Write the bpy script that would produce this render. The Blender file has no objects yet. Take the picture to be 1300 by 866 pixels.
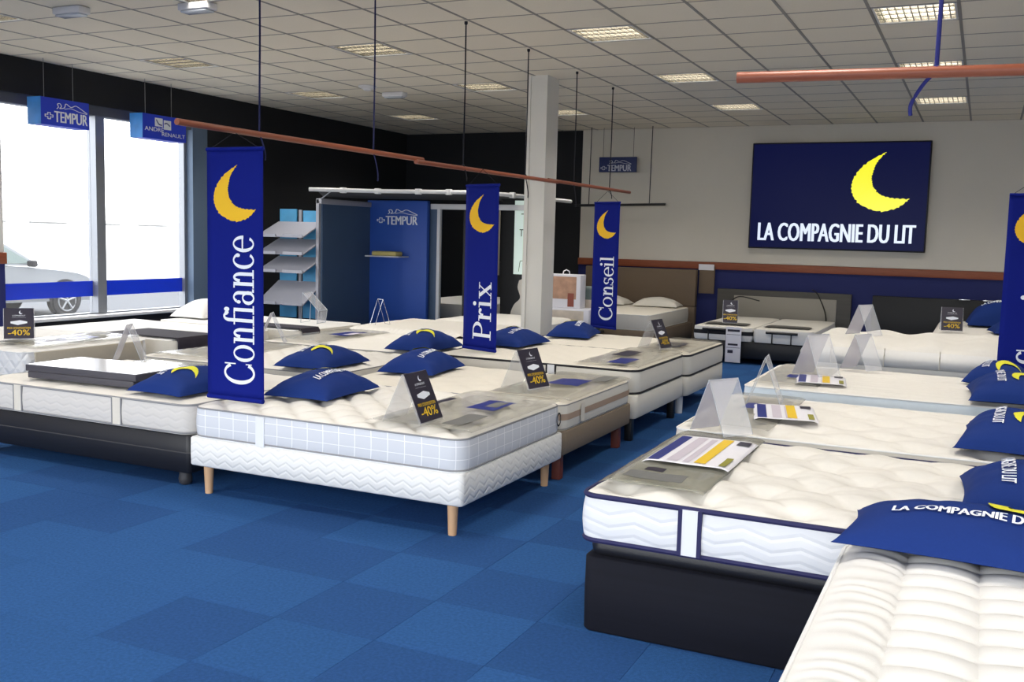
import bpy, bmesh, math, random
from mathutils import Vector, Matrix, noise
random.seed(7)
R = math.radians
S = bpy.context.scene
C = S.collection
# ------------------------------------------------------------------ camera
CAMZ = 1.57
yaw, pit, rol = R(-25.28656), R(-5.99986), R(1.507656)
fwd = Vector((math.sin(yaw)*math.cos(pit), math.cos(yaw)*math.cos(pit), math.sin(pit)))
rt = Vector((math.cos(yaw), -math.sin(yaw), 0))
up = rt.cross(fwd)
r2 = math.cos(rol)*rt + math.sin(rol)*up
u2 = -math.sin(rol)*rt + math.cos(rol)*up
cam = bpy.data.cameras.new('camera'); camo = bpy.data.objects.new('camera', cam); C.objects.link(camo)
cam.sensor_width = 36; cam.lens = 36*1255.72/1300; cam.clip_start = .05; cam.clip_end = 200
m = Matrix((r2, u2, -fwd)).transposed().to_4x4(); m.translation = (0, 0, CAMZ)
camo.matrix_world = m; S.camera = camo
# ------------------------------------------------------------------ world, light, exposure
W = bpy.data.worlds.new('overcast_sky'); S.world = W; W.use_nodes = True
WB = W.node_tree.nodes['Background']; WB.inputs[0].default_value = (.94, .97, 1, 1); WB.inputs[1].default_value = 5.0
S.view_settings.view_transform = 'Standard'; S.view_settings.look = 'None'; S.view_settings.gamma = 1
S.view_settings.use_curve_mapping = False
S.view_settings.exposure = 0.36
LAMP_W = 11.5
def portal(loc, rot, sx, sy):
    l = bpy.data.lights.new('window_portal', 'AREA'); l.shape = 'RECTANGLE'; l.size = sx; l.size_y = sy
    l.cycles.is_portal = True
    o = bpy.data.objects.new('window_portal', l); C.objects.link(o); o.location = loc; o.rotation_euler = rot
portal((-9.62, 8.55, 1.75), (0, R(-90), 0), 2.5, 2.8)       # left shop window, light goes +X
portal((-3.2, -1.75, 1.55), (R(90), 0, 0), 11.6, 2.7)        # street front behind the camera, light goes +Y

# ------------------------------------------------------------------ materials
def lin(h):
    if isinstance(h, str):
        h = h.lstrip('#'); c = [int(h[i:i+2], 16)/255 for i in (0, 2, 4)]
    else: c = [v/255 for v in h]
    return tuple(v/12.92 if v <= .04045 else ((v+.055)/1.055)**2.4 for v in c)+(1,)
MATS = {}
class NT:
    def __init__(s, mt): s.t = mt.node_tree; s.n = s.t.nodes; s.l = s.t.links
    def node(s, k, **kw):
        n = s.n.new(k)
        for a, b in kw.items(): setattr(n, a, b)
        return n
    def link(s, a, b): s.l.new(a, b)
    def math(s, op, a, b=None):
        n = s.n.new('ShaderNodeMath'); n.operation = op
        for i, v in enumerate((a, b)):
            if v is None: continue
            if isinstance(v, (int, float)): n.inputs[i].default_value = v
            else: s.l.new(v, n.inputs[i])
        return n.outputs[0]
def mat(name, col, rough=.6, metal=0, spec=.5, nscale=0, namt=.12, bump=0, bscale=None, alpha=1, emit=None, estr=1,
        stretch=(1, 1, 1), sheen=0, obj_random=0, trans=0):
    if name in MATS: return MATS[name]
    mt = bpy.data.materials.new(name); mt.use_nodes = True; MATS[name] = mt
    k = NT(mt); p = k.n['Principled BSDF']; c = lin(col)
    p.inputs['Base Color'].default_value = c; p.inputs['Roughness'].default_value = rough
    p.inputs['Metallic'].default_value = metal; p.inputs['Specular IOR Level'].default_value = spec
    p.inputs['Alpha'].default_value = alpha
    if sheen: p.inputs['Sheen Weight'].default_value = sheen
    if trans: p.inputs['Transmission Weight'].default_value = trans
    if emit:
        p.inputs['Emission Color'].default_value = lin(emit); p.inputs['Emission Strength'].default_value = estr
    if nscale or bump:
        tc = k.node('ShaderNodeTexCoord'); mp = k.node('ShaderNodeMapping'); mp.inputs['Scale'].default_value = stretch
        k.link(tc.outputs['Object'], mp.inputs[0])
        nz = k.node('ShaderNodeTexNoise'); nz.inputs['Scale'].default_value = nscale or bscale; nz.inputs['Detail'].default_value = 4
        k.link(mp.outputs[0], nz.inputs[0])
        if nscale:
            mx = k.node('ShaderNodeMix', data_type='RGBA')
            mx.inputs[6].default_value = tuple(v*(1-namt) for v in c[:3])+(1,)
            mx.inputs[7].default_value = tuple(min(1, v*(1+namt)) for v in c[:3])+(1,)
            k.link(nz.outputs[0], mx.inputs[0]); out = mx.outputs[2]
            if obj_random:
                oi = k.node('ShaderNodeObjectInfo'); hs = k.node('ShaderNodeHueSaturation')
                k.link(k.math('ADD', k.math('MULTIPLY', oi.outputs['Random'], obj_random), 1-obj_random/2), hs.inputs['Value'])
                k.link(out, hs.inputs['Color']); out = hs.outputs[0]
            k.link(out, p.inputs['Base Color'])
        if bump:
            n2 = nz
            if bscale and nscale:
                n2 = k.node('ShaderNodeTexNoise'); n2.inputs['Scale'].default_value = bscale; k.link(mp.outputs[0], n2.inputs[0])
            b = k.node('ShaderNodeBump'); b.inputs['Strength'].default_value = bump; b.inputs['Distance'].default_value = .004
            k.link(n2.outputs[0], b.inputs['Height']); k.link(b.outputs[0], p.inputs['Normal'])
    return mt
def side_coord(k):
    tc = k.node('ShaderNodeTexCoord'); sp = k.node('ShaderNodeSeparateXYZ'); k.link(tc.outputs['Object'], sp.inputs[0])
    return k.math('ADD', sp.outputs[0], sp.outputs[1]), sp.outputs[2]
def zigzag(name, col, amp=.016, wl=.11, per=.045, strength=.7, rough=.8):
    """woven cloth with stitched wavy quilting lines, as relief"""
    if name in MATS: return MATS[name]
    mt = mat(name, col, rough); k = NT(mt); p = k.n['Principled BSDF']; s, z = side_coord(k)
    tri = k.math('PINGPONG', s, wl/2)
    v = k.math('DIVIDE', k.math('ADD', z, k.math('MULTIPLY', tri, amp/(wl/2)*2)), per)
    f = k.math('PINGPONG', v, .5)
    h = k.math('MINIMUM', k.math('MULTIPLY', f, 4), 1)
    b = k.node('ShaderNodeBump'); b.inputs['Strength'].default_value = strength; b.inputs['Distance'].default_value = .012
    k.link(h, b.inputs['Height']); k.link(b.outputs[0], p.inputs['Normal'])
    return mt
def checks(name, col, line, sx=.075, sz=.06, w=.07):
    if name in MATS: return MATS[name]
    mt = mat(name, col, .8); k = NT(mt); p = k.n['Principled BSDF']; s, z = side_coord(k)
    a = k.math('LESS_THAN', k.math('FRACT', k.math('DIVIDE', s, sx)), w)
    b = k.math('LESS_THAN', k.math('FRACT', k.math('DIVIDE', z, sz)), w*1.1)
    mx = k.node('ShaderNodeMix', data_type='RGBA'); mx.inputs[6].default_value = lin(col); mx.inputs[7].default_value = lin(line)
    k.link(k.math('MAXIMUM', a, b), mx.inputs[0]); k.link(mx.outputs[2], p.inputs['Base Color'])
    return mt
def diamonds(name, col, p0=.07):
    if name in MATS: return MATS[name]
    mt = mat(name, col, .7); k = NT(mt); p = k.n['Principled BSDF']; s, z = side_coord(k)
    a = k.math('PINGPONG', k.math('ADD', s, z), p0); b = k.math('PINGPONG', k.math('SUBTRACT', s, z), p0)
    h = k.math('MINIMUM', k.math('MULTIPLY', k.math('MINIMUM', a, b), 1/p0*2), 1)
    bp = k.node('ShaderNodeBump'); bp.inputs['Strength'].default_value = .7; bp.inputs['Distance'].default_value = .012
    k.link(h, bp.inputs['Height']); k.link(bp.outputs[0], p.inputs['Normal'])
    return mt
M_white = mat('white_paint', '#d8d6d0', .85, nscale=3, namt=.03)
M_backw = mat('grey_white_wall_paint', '#d4cfc4', .85, nscale=3, namt=.03)
M_ceil = mat('ceiling_tile_mineral', '#e4dccb', .95, nscale=60, namt=.05, bump=.15)
M_tee = mat('ceiling_tee_painted', '#8b8781', .6)
M_black = mat('black_navy_wall_paint', '#0b0e14', .75, nscale=4, namt=.1)
M_blue = mat('navy_blue_wall_paint', '#121e60', .7, nscale=4, namt=.05)
M_rail = mat('stained_wood_rail', '#8c4a2c', .5, nscale=8, namt=.35, stretch=(1, 1, 14))
M_barwood = mat('varnished_wood_bar', '#8f4d34', .4, nscale=30, namt=.22, stretch=(1, .05, 1))
M_barwood2 = mat('varnished_wood_bar_x', '#8f4d34', .4, nscale=30, namt=.22, stretch=(.05, 1, 1))
M_slate = mat('slate_jamb_paint', '#5d6f85', .6)
M_alu = mat('grey_aluminium', '#8d9096', .45, .6)
M_dkframe = mat('dark_window_head', '#4b4f58', .6, nscale=5, namt=.1)
M_glass = mat('clear_window_glass', '#ffffff', .02, alpha=.06, spec=.5)
M_film = mat('blue_window_film', '#1c46d2', .3, alpha=.93, emit='#1c46d2', estr=0)
_k = NT(M_film); _tl = _k.node('ShaderNodeBsdfTranslucent'); _tl.inputs[0].default_value = (.012, .06, .55, 1); _mx = _k.node('ShaderNodeMixShader'); _mx.inputs[0].default_value = .35
_k.link(_k.n['Principled BSDF'].outputs[0], _mx.inputs[1]); _k.link(_tl.outputs[0], _mx.inputs[2]); _k.link(_mx.outputs[0], _k.n['Material Output'].inputs[0])
M_film.node_tree.nodes['Principled BSDF'].inputs['Alpha'].default_value = 1
M_banner = mat('navy_banner_cloth', '#101d78', .85, spec=.12, nscale=90, namt=.06)
M_pillow = mat('navy_pillow_cotton', '#1a3272', .85, spec=.15, nscale=120, namt=.08)
M_moon = mat('yellow_moon_print', '#f0bc14', .7)
M_moonp = mat('lime_yellow_print', '#dcd92c', .7)
M_wht = mat('white_print', '#e8ecf4', .7)
M_cream = mat('cream_knit_ticking', '#e3dfd7', .85, nscale=40, namt=.04, bump=.2, bscale=300)
M_cream2 = mat('warm_cream_ticking', '#e0dacd', .85, nscale=40, namt=.04, bump=.2, bscale=300)
M_whtick = mat('white_knit_ticking', '#e4e2de', .85, nscale=40, namt=.03, bump=.2, bscale=300)
M_offw = mat('off_white_side_cloth', '#d8d2c6', .8, nscale=50, namt=.04)
M_ivory = mat('ivory_side_cloth', '#d9d5cb', .85, nscale=60, namt=.04)
M_zigw = zigzag('white_zigzag_cloth', '#e0e0de', strength=.28)
M_zigg = zigzag('white_wave_cloth', '#dfe0e3', .014, .21, .05, .3)
M_zige = zigzag('pale_grey_wave_cloth', '#cfcbc6', .010, .12, .05, .15)
M_chk = checks('grey_checked_cloth', '#cfd2d8', '#eeeff1', .105, .068, .05)
M_dia = diamonds('white_diamond_cloth', '#e6e6e6')
M_leather = mat('black_leatherette', '#15151a', .45, nscale=60, namt=.2, bump=.15, bscale=200)
M_basewood = mat('black_brown_panel', '#14151e', .8, spec=.2, nscale=20, namt=.25, stretch=(.1, .1, 3))
M_taupe = mat('taupe_base_cloth', '#7d6f5f', .9, nscale=80, namt=.1)
M_taupe2 = mat('taupe_headboard_cloth', '#6f6050', .9, nscale=80, namt=.1)
M_greywood = mat('grey_headboard_wood', '#4a4844', .6, nscale=12, namt=.25, stretch=(.2, 1, 3))
M_greypad = mat('light_grey_headboard_pad', '#97938a', .85, nscale=80, namt=.06)
M_blackhb = mat('black_headboard', '#0c0c0f', .5)
M_legw = mat('beech_leg', '#c9a27c', .5, nscale=20, namt=.12, stretch=(1, 1, .1))
M_legr = mat('reddish_leg', '#6c3327', .5, nscale=20, namt=.2)
M_blk = mat('black_plastic', '#0d0d10', .4)
M_pgrey = mat('grey_piping', '#8c8c8e', .8)
M_pnavy = mat('navy_piping', '#20204e', .75)
M_pblk = mat('black_piping', '#101018', .75)
M_pwht = mat('white_piping', '#e6e6e4', .8)
M_strap = mat('pale_strap', '#e2e4e8', .8)
M_acry = mat('clear_acrylic', '#eceef4', .06, alpha=.28)
M_acrye = mat('acrylic_edge', '#c6ccd4', .15, alpha=.9)
M_paper = mat('white_paper', '#e6e4ea', .6)
M_frost = mat('frosted_leaflet_holder', '#d6d4de', .3, alpha=.6)
M_card = mat('dark_plum_card', '#2b2738', .4)
M_yel = mat('yellow_print', '#e6bf1f', .6)
M_film2 = mat('plastic_cover_film', '#b4b2a6', .1, alpha=.3, nscale=6, namt=.3, stretch=(1, .4, 1))
M_inknavy = mat('navy_label', '#1f2d80', .35)
M_inkgrey = mat('grey_print', '#6e6e6c', .6)
M_pinkgrey = mat('pinkish_grey_print', '#c9c0cb', .6)
M_cord = mat('dark_blue_cord', '#161a48', .8)
M_cordk = mat('black_cord', '#10101c', .8)
M_teal = mat('slate_blue_booth_panel', '#465c78', .55, nscale=3, namt=.05)
M_tblue = mat('royal_blue_booth_panel', '#2c55b0', .5, nscale=3, namt=.08)
M_whm = mat('white_enamel', '#d6d6d8', .4)
M_greym = mat('grey_enamel', '#9c9ca4', .45)
M_cyan = mat('cyan_photo_panel', '#3f93c0', .5, nscale=5, namt=.35)
M_canopy = mat('grey_canopy_cloth', '#4a4a48', .9)
M_mint = mat('backlit_panel', '#d5e6dc', .4, emit='#d5e8de', estr=.35)
M_asph = mat('asphalt', '#3d4046', .9, nscale=8, namt=.15)
M_car = mat('silver_car_paint', '#63676c', .3, .2)
M_carglass = mat('tinted_car_glass', '#4a5a58', .08, 0)
M_tyre = mat('tyre_rubber', '#15151a', .85)
M_rim = mat('alloy_rim', '#8d9094', .35, .3)
M_reflect = mat('louver_aluminium', '#b9b7b0', .25, .85)
M_tube = mat('fluorescent_tube', '#ffffff', .3, emit='#fff4e2', estr=6)
M_screen = mat('screen_navy', '#020518', .3, spec=.1, emit='#080f44', estr=.5)
M_screeny = mat('screen_yellow', '#000000', .2, emit='#f2ec1e', estr=.85)
M_screenw = mat('screen_white', '#000000', .2, emit='#dde8ff', estr=.8)
M_bezel = mat('black_bezel', '#08080b', .3)
M_slab = mat('grey_sample_slab_edge', '#45434a', .6)
M_slabt = mat('glossy_slab_top_glare', '#e9e9ec', .12)  # window reflection on the slab put into the base colour as white
M_skin = mat('printed_warm_photo', '#b98f74', .5, nscale=9, namt=.55)
M_photo = mat('printed_pale_photo', '#cfc2b2', .5, nscale=7, namt=.35)
M_drape = mat('dark_foot_drape', '#2a2530', .9, nscale=40, namt=.15)
M_chrome = mat('chrome', '#cfd3d8', .15, 1)
def carpet(name, col):
    mt = mat(name, col, .98, spec=.1, nscale=70, namt=.38, bump=.8, bscale=260, obj_random=.06); return mt
M_carpa = carpet('blue_carpet_light', '#2c5488')
M_carpb = carpet('blue_carpet_dark', '#294d80')
# ------------------------------------------------------------------ mesh helpers
class MB:
    def __init__(s): s.v = []; s.f = []; s.sm = []
    def add(s, vs, fs, smooth=False):
        o = len(s.v); s.v += [tuple(v) for v in vs]; s.f += [tuple(i+o for i in f) for f in fs]; s.sm += [smooth]*len(fs); return s
    def box(s, x0, x1, y0, y1, z0, z1):
        v = [(x, y, z) for z in (z0, z1) for y in (y0, y1) for x in (x0, x1)]
        return s.add(v, [(0, 2, 3, 1), (4, 5, 7, 6), (0, 1, 5, 4), (2, 6, 7, 3), (0, 4, 6, 2), (1, 3, 7, 5)])
    def rbox(s, x0, x1, y0, y1, z0, z1, r=.01, seg=2):
        bm = bmesh.new(); bmesh.ops.create_cube(bm, size=1)
        for v in bm.verts:
            v.co = Vector(((x0+x1)/2+v.co.x*(x1-x0), (y0+y1)/2+v.co.y*(y1-y0), (z0+z1)/2+v.co.z*(z1-z0)))
        bmesh.ops.bevel(bm, geom=list(bm.edges), offset=r, segments=seg, profile=.5, affect='EDGES')
        bm.verts.index_update()
        s.add([v.co[:] for v in bm.verts], [[v.index for v in f.verts] for f in bm.faces], True); bm.free(); return s
    def tube(s, pts, r, n=8, closed=False, cap=True):
        pts = [Vector(p) for p in pts]; N = len(pts); vs = []
        for i, p in enumerate(pts):
            a = pts[(i-1) % N] if (closed or i) else p; b = pts[(i+1) % N] if (closed or i < N-1) else p
            t = (b-a).normalized(); q = Vector((0, 0, 1)) if abs(t.z) < .9 else Vector((0, 1, 0))
            e1 = t.cross(q).normalized(); e2 = e1.cross(t)
            rr = r[i] if isinstance(r, (list, tuple)) else r
            vs += [p+rr*(math.cos(2*math.pi*j/n)*e1+math.sin(2*math.pi*j/n)*e2) for j in range(n)]
        fs = []
        for i in range(N if closed else N-1):
            k = (i+1) % N
            fs += [(i*n+j, i*n+(j+1) % n, k*n+(j+1) % n, k*n+j) for j in range(n)]
        s.add(vs, fs, True)
        if cap and not closed: s.add(vs[:n], [tuple(range(n))]); s.add(vs[-n:], [tuple(range(n))][::-1])
        return s
    def lathe(s, prof, cx=0, cy=0, n=16):
        vs = [(cx+r*math.cos(2*math.pi*j/n), cy+r*math.sin(2*math.pi*j/n), z) for r, z in prof for j in range(n)]
        fs = [(i*n+j, i*n+(j+1) % n, (i+1)*n+(j+1) % n, (i+1)*n+j) for i in range(len(prof)-1) for j in range(n)]
        fs += [tuple(range(n))[::-1], tuple((len(prof)-1)*n+j for j in range(n))]
        return s.add(vs, fs, True)
    def prism(s, poly, axis, a, b, smooth=False):
        """extrude a 2-D polygon along an axis: x -> (y,z), y -> (x,z), z -> (x,y)"""
        P = {'x': lambda p, t: (t, p[0], p[1]), 'y': lambda p, t: (p[0], t, p[1]), 'z': lambda p, t: (p[0], p[1], t)}[axis]
        n = len(poly); s.add([P(p, a) for p in poly]+[P(p, b) for p in poly],
            [tuple(range(n)), tuple(range(n, 2*n))[::-1]]+[(i, (i+1) % n, n+(i+1) % n, n+i) for i in range(n)], smooth); return s
    def grid(s, fn, nu, nv, smooth=True):
        vs = [fn(i/nu, j/nv) for j in range(nv+1) for i in range(nu+1)]
        fs = [(j*(nu+1)+i, j*(nu+1)+i+1, (j+1)*(nu+1)+i+1, (j+1)*(nu+1)+i) for j in range(nv) for i in range(nu)]
        return s.add(vs, fs, smooth)
    def build(s, name, mt, parent=None, loc=None, fix=True):
        me = bpy.data.meshes.new(name); me.from_pydata(s.v, [], s.f)
        me.polygons.foreach_set('use_smooth', s.sm)
        if fix:
            bm = bmesh.new(); bm.from_mesh(me); bmesh.ops.recalc_face_normals(bm, faces=bm.faces); bm.to_mesh(me); bm.free()
        if any(s.sm): me.set_sharp_from_angle(angle=R(50))
        me.materials.append(mt)
        o = bpy.data.objects.new(name, me); C.objects.link(o)
        if parent: o.parent = parent
        if loc: o.location = loc
        return o
def tag(o, label, cat, group=None):
    o['label'] = label; o['category'] = cat
    if group: o['group'] = group
    return o
def thing(name, label, cat, loc=(0, 0, 0), rz=0, group=None):
    o = bpy.data.objects.new(name, None); C.objects.link(o); o.location = loc; o.rotation_euler.z = rz; o.empty_display_size = .1
    return tag(o, label, cat, group)
def struct(o): o['kind'] = 'structure'; return o
def dup(root, loc=None, rz=None, label=None, group=None, par=None):
    c = root.copy(); C.objects.link(c)
    if par: c.parent = par
    if loc: c.location = loc
    if rz is not None: c.rotation_euler.z = rz
    if label: c['label'] = label
    if group: c['group'] = group
    for ch in list(root.children): dup(ch, par=c)
    return c
# ------------------------------------------------------------------ lettering and marks (flat print)
TXT = {}
def text2d(s, bold=0, sx=1):
    key = (s, bold)
    if key not in TXT:
        cu = bpy.data.curves.new('t', 'FONT'); cu.body = s; cu.size = 1; cu.resolution_u = 3
        o = bpy.data.objects.new('t', cu); C.objects.link(o); bpy.context.view_layer.update()
        me = o.evaluated_get(bpy.context.evaluated_depsgraph_get()).to_mesh()
        vs = [(v.co.x, v.co.y) for v in me.vertices]; fs = [tuple(p.vertices) for p in me.polygons]
        bpy.data.objects.remove(o); bpy.data.curves.remove(cu)
        if bold:   # heavier weight: the same outline laid side by side
            n0 = len(vs); f0 = list(fs); v0 = list(vs); vs = []; fs = []
            for q, dx in enumerate((-bold*1.6, -bold*.8, 0, bold*.8, bold*1.6)):
                vs += [(x+dx, y, q*6e-5) for x, y in v0]; fs += [tuple(i+q*n0 for i in f) for f in f0]
        x0 = min(v[0] for v in vs); x1 = max(v[0] for v in vs); y0 = min(v[1] for v in vs); y1 = max(v[1] for v in vs)
        TXT[key] = ([((v[0]-x0)/(x1-x0), (v[1]-y0)/(y1-y0))+tuple(v[2:]) for v in vs], fs)
    return TXT[key]
def fit(sh, x0, y0, w, h): return [(x0+p[0]*w, y0+p[1]*h)+tuple(p[2:]) for p in sh[0]], sh[1]
def merge(*shs):
    v = []; f = []
    for q, (a, b) in enumerate(shs):   # overlapping strokes are layered a hair apart
        o = len(v); v += [(p[0], p[1], (p[2] if len(p) > 2 else 0)+q*6e-5) for p in a]; f += [tuple(i+o for i in q) for q in b]
    return v, f
def catmull(P, n):
    out = []
    for i in range(len(P)-1):
        p0, p1, p2, p3 = P[max(i-1, 0)], P[i], P[i+1], P[min(i+2, len(P)-1)]
        for k in range(n):
            t = k/n
            out.append(tuple(.5*(2*p1[d]+(p2[d]-p0[d])*t+(2*p0[d]-5*p1[d]+4*p2[d]-p3[d])*t*t+(3*p1[d]-p0[d]-3*p2[d]+p3[d])*t**3) for d in range(len(p1))))
    return out+[tuple(P[-1])]
def moon2d(jag=.012):
    rr = random.Random(3)
    o = catmull([(.57, 1), (.2, .78), (.01, .45), (.13, .15), (.48, 0), (.8, .06), (1, .21)], 10)
    i = catmull([(.57, 1), (.42, .82), (.35, .6), (.38, .42), (.5, .29), (.72, .22), (1, .21)], 10)
    n = len(o); J = lambda p, k: (p[0]+(jag if k % 2 else -jag)*rr.random(), p[1]+(jag if k % 3 else -jag)*rr.random())
    o = [J(p, k) if 0 < k < n-1 else p for k, p in enumerate(o)]; i = [J(p, k) if 0 < k < n-1 else p for k, p in enumerate(i)]
    return o+i, [(k, k+1, n+k+1, n+k) for k in range(n-1)]
MOON = moon2d()
def stroke2d(pts, w):
    v = []; n = len(pts)
    for i, p in enumerate(pts):
        a = pts[max(i-1, 0)]; b = pts[min(i+1, n-1)]; d = math.hypot(b[0]-a[0], b[1]-a[1]) or 1
        nx, ny = -(b[1]-a[1])/d*w/2, (b[0]-a[0])/d*w/2; v += [(p[0]+nx, p[1]+ny), (p[0]-nx, p[1]-ny)]
    return v, [(2*i, 2*i+1, 2*i+3, 2*i+2) for i in range(n-1)]
def rect2d(x0, y0, x1, y1): return [(x0, y0), (x1, y0), (x1, y1), (x0, y1)], [(0, 1, 2, 3)]
def disc2d(x, y, r, n=14): return [(x+r*math.cos(6.2832*i/n), y+r*math.sin(6.2832*i/n)) for i in range(n)], [tuple(range(n))]
def ring2d(cx, cy, rx, ry, tx, ty, a0=0, a1=360, n=20):
    v = []
    for i in range(n+1):
        a = R(a0+(a1-a0)*i/n); c, s = math.cos(a), math.sin(a)
        v += [(cx+rx*c, cy+ry*s), (cx+(rx-tx)*c, cy+(ry-ty)*s)]
    return v, [(2*i, 2*i+2, 2*i+3, 2*i+1) for i in range(n)]
def brand2d():
    """plus mark, brand word and the lying figure drawn above it, in a 1 x .6 box"""
    fig = catmull([(.26, .44), (.3, .5), (.28, .58), (.34, .6), (.37, .52), (.33, .46), (.44, .5), (.48, .62), (.6, .54), (.72, .6), (.88, .5), (.99, .42)], 5)
    fig2 = catmull([(.44, .46), (.6, .5), (.78, .44), (.99, .4)], 4)
    pl = [(.07, .12), (.11, .12), (.11, .18), (.17, .18), (.17, .24), (.11, .24), (.11, .3), (.05, .3), (.05, .24), (-.01, .24), (-.01, .18), (.05, .18), (.05, .12), (.07, .12)]
    return merge(fit(text2d('TEMPUR', .022), .2, .05, .8, .32), stroke2d(fig, .022), stroke2d(fig2, .018), stroke2d(pl, .03))
def put(name, sh, mt, parent, O, U, V, eps=.0015):
    """flat print laid on a plane through O with directions U, V"""
    O, U, V = Vector(O), Vector(U), Vector(V); N = U.cross(V).normalized()
    mb = MB(); mb.add([O+U*p[0]+V*p[1]+N*(eps+(p[2] if len(p) > 2 else 0)) for p in sh[0]], sh[1]); return mb.build(name, mt, parent, fix=False)
def serif2d(word):
    st = lambda x, h: rect2d(x, 0, x+.1, h)
    sf = lambda x, y, w=.25: rect2d(x, y, x+w, y+.032)
    def dg(a, b, w): return stroke2d([a, b], w)
    G = {'C': (.66, [ring2d(.34, .35, .34, .365, .115, .045, 38, 322, 26), rect2d(.585, .44, .62, .7), rect2d(.585, .06, .615, .2)]),
     'o': (.54, [ring2d(.26, .24, .25, .25, .1, .032)]),
     'n': (.55, [st(.07, .48), sf(0, 0), sf(0, .45, .1), ring2d(.305, .3, .15, .185, .1, .05, 0, 170), rect2d(.355, 0, .455, .3), sf(.28, 0)]),
     'f': (.32, [st(.08, .6), sf(0, 0, .28), sf(0, .45, .31), ring2d(.23, .58, .15, .15, .1, .045, 25, 180), disc2d(.34, .645, .05)]),
     'i': (.27, [st(.07, .48), sf(0, 0), sf(0, .45, .12), disc2d(.115, .645, .065)]),
     'a': (.48, [rect2d(.29, .05, .39, .35), ring2d(.21, .34, .18, .15, .1, .034, 0, 150), disc2d(.075, .36, .05), ring2d(.2, .135, .2, .145, .1, .032), rect2d(.36, 0, .46, .04)]),
     'c': (.47, [ring2d(.25, .24, .25, .25, .105, .034, 48, 318), disc2d(.39, .375, .055)]),
     'e': (.48, [ring2d(.25, .24, .24, .25, .1, .032, 0, 322), rect2d(.08, .245, .47, .28)]),
     'P': (.56, [st(.08, .7), sf(0, 0, .28), sf(0, .67, .2), ring2d(.27, .515, .26, .187, .11, .035, -90, 90), rect2d(.15, .667, .28, .702), rect2d(.15, .328, .28, .363)]),
     'r': (.4, [st(.07, .48), sf(0, 0, .26), sf(0, .45, .1), ring2d(.28, .29, .13, .19, .07, .06, 60, 175), disc2d(.33, .42, .055)]),
     'x': (.52, [dg((.1, .46), (.4, .02), .1), dg((.1, .02), (.4, .46), .035), sf(0, 0, .2), sf(.28, 0, .23), sf(0, .45, .23), sf(.3, .45, .2)]),
     's': (.4, [ring2d(.18, .355, .155, .13, .085, .032, 30, 265), ring2d(.19, .13, .17, .14, .09, .032, -150, 88), rect2d(.31, .34, .34, .48), rect2d(.0, .0, .03, .15)]),
     'S': (.5, [ring2d(.23, .52, .2, .19, .1, .04, 30, 265), ring2d(.24, .19, .22, .2, .11, .04, -155, 88), rect2d(.4, .48, .435, .71), rect2d(0, 0, .035, .22)]),
     'l': (.27, [st(.07, .72), sf(0, 0), sf(0, .69, .1)]),
     'v': (.5, [dg((.08, .46), (.25, 0), .1), dg((.25, 0), (.41, .46), .035), sf(0, .45, .22), sf(.31, .45, .19)])}
    x = 0; out = []
    for ch in word:
        w, sh = G[ch]
        out += [([(x+p[0], p[1]) for p in q[0]], q[1]) for q in sh]; x += w
    v, f = merge(*out); return [(p[0]/x, p[1], p[2]) for p in v], f
# ------------------------------------------------------------------ room shell
XL, XR, YB, YF, ZC = -9.35, 3.3, 15.2, -1.6, 3.32
fl = struct(MB().box(XL-.4, XR+.2, YF-.2, YB+.4, -.2, -.006).build('floor', M_carpb))
TP = .48; tx0, ty0 = -1.555, 3.605
tile = {}
for mm in (M_carpa, M_carpb):
    tile[mm] = MB().box(.0008, TP-.0008, .0008, TP-.0008, -.006, 0).build('carpet_tile', mm, fl)
used = set()
rt_ = random.Random(5)
for i in range(-13, 6):
    for j in range(-5, 20):
        x, y = tx0+i*TP, ty0+j*TP
        vis = (1.6 < y+TP and y < 4.75 and x > -7.4 and x < .6 and x > -y*1.35-1.2) or (-2.9 < x < -1.0 and 4 < y < 12.9) or (-3.4 < x < -1 and 10.3 < y < 12.7)
        if not vis: continue
        dark = (i+j) % 2 == 1
        if i < -3 and rt_.random() < .4: dark = not dark
        mm = M_carpb if dark else M_carpa
        if mm in used:
            o = tile[mm].copy(); C.objects.link(o)
        else: o = tile[mm]; used.add(mm)
        o.location = (x, y, 0)
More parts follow.
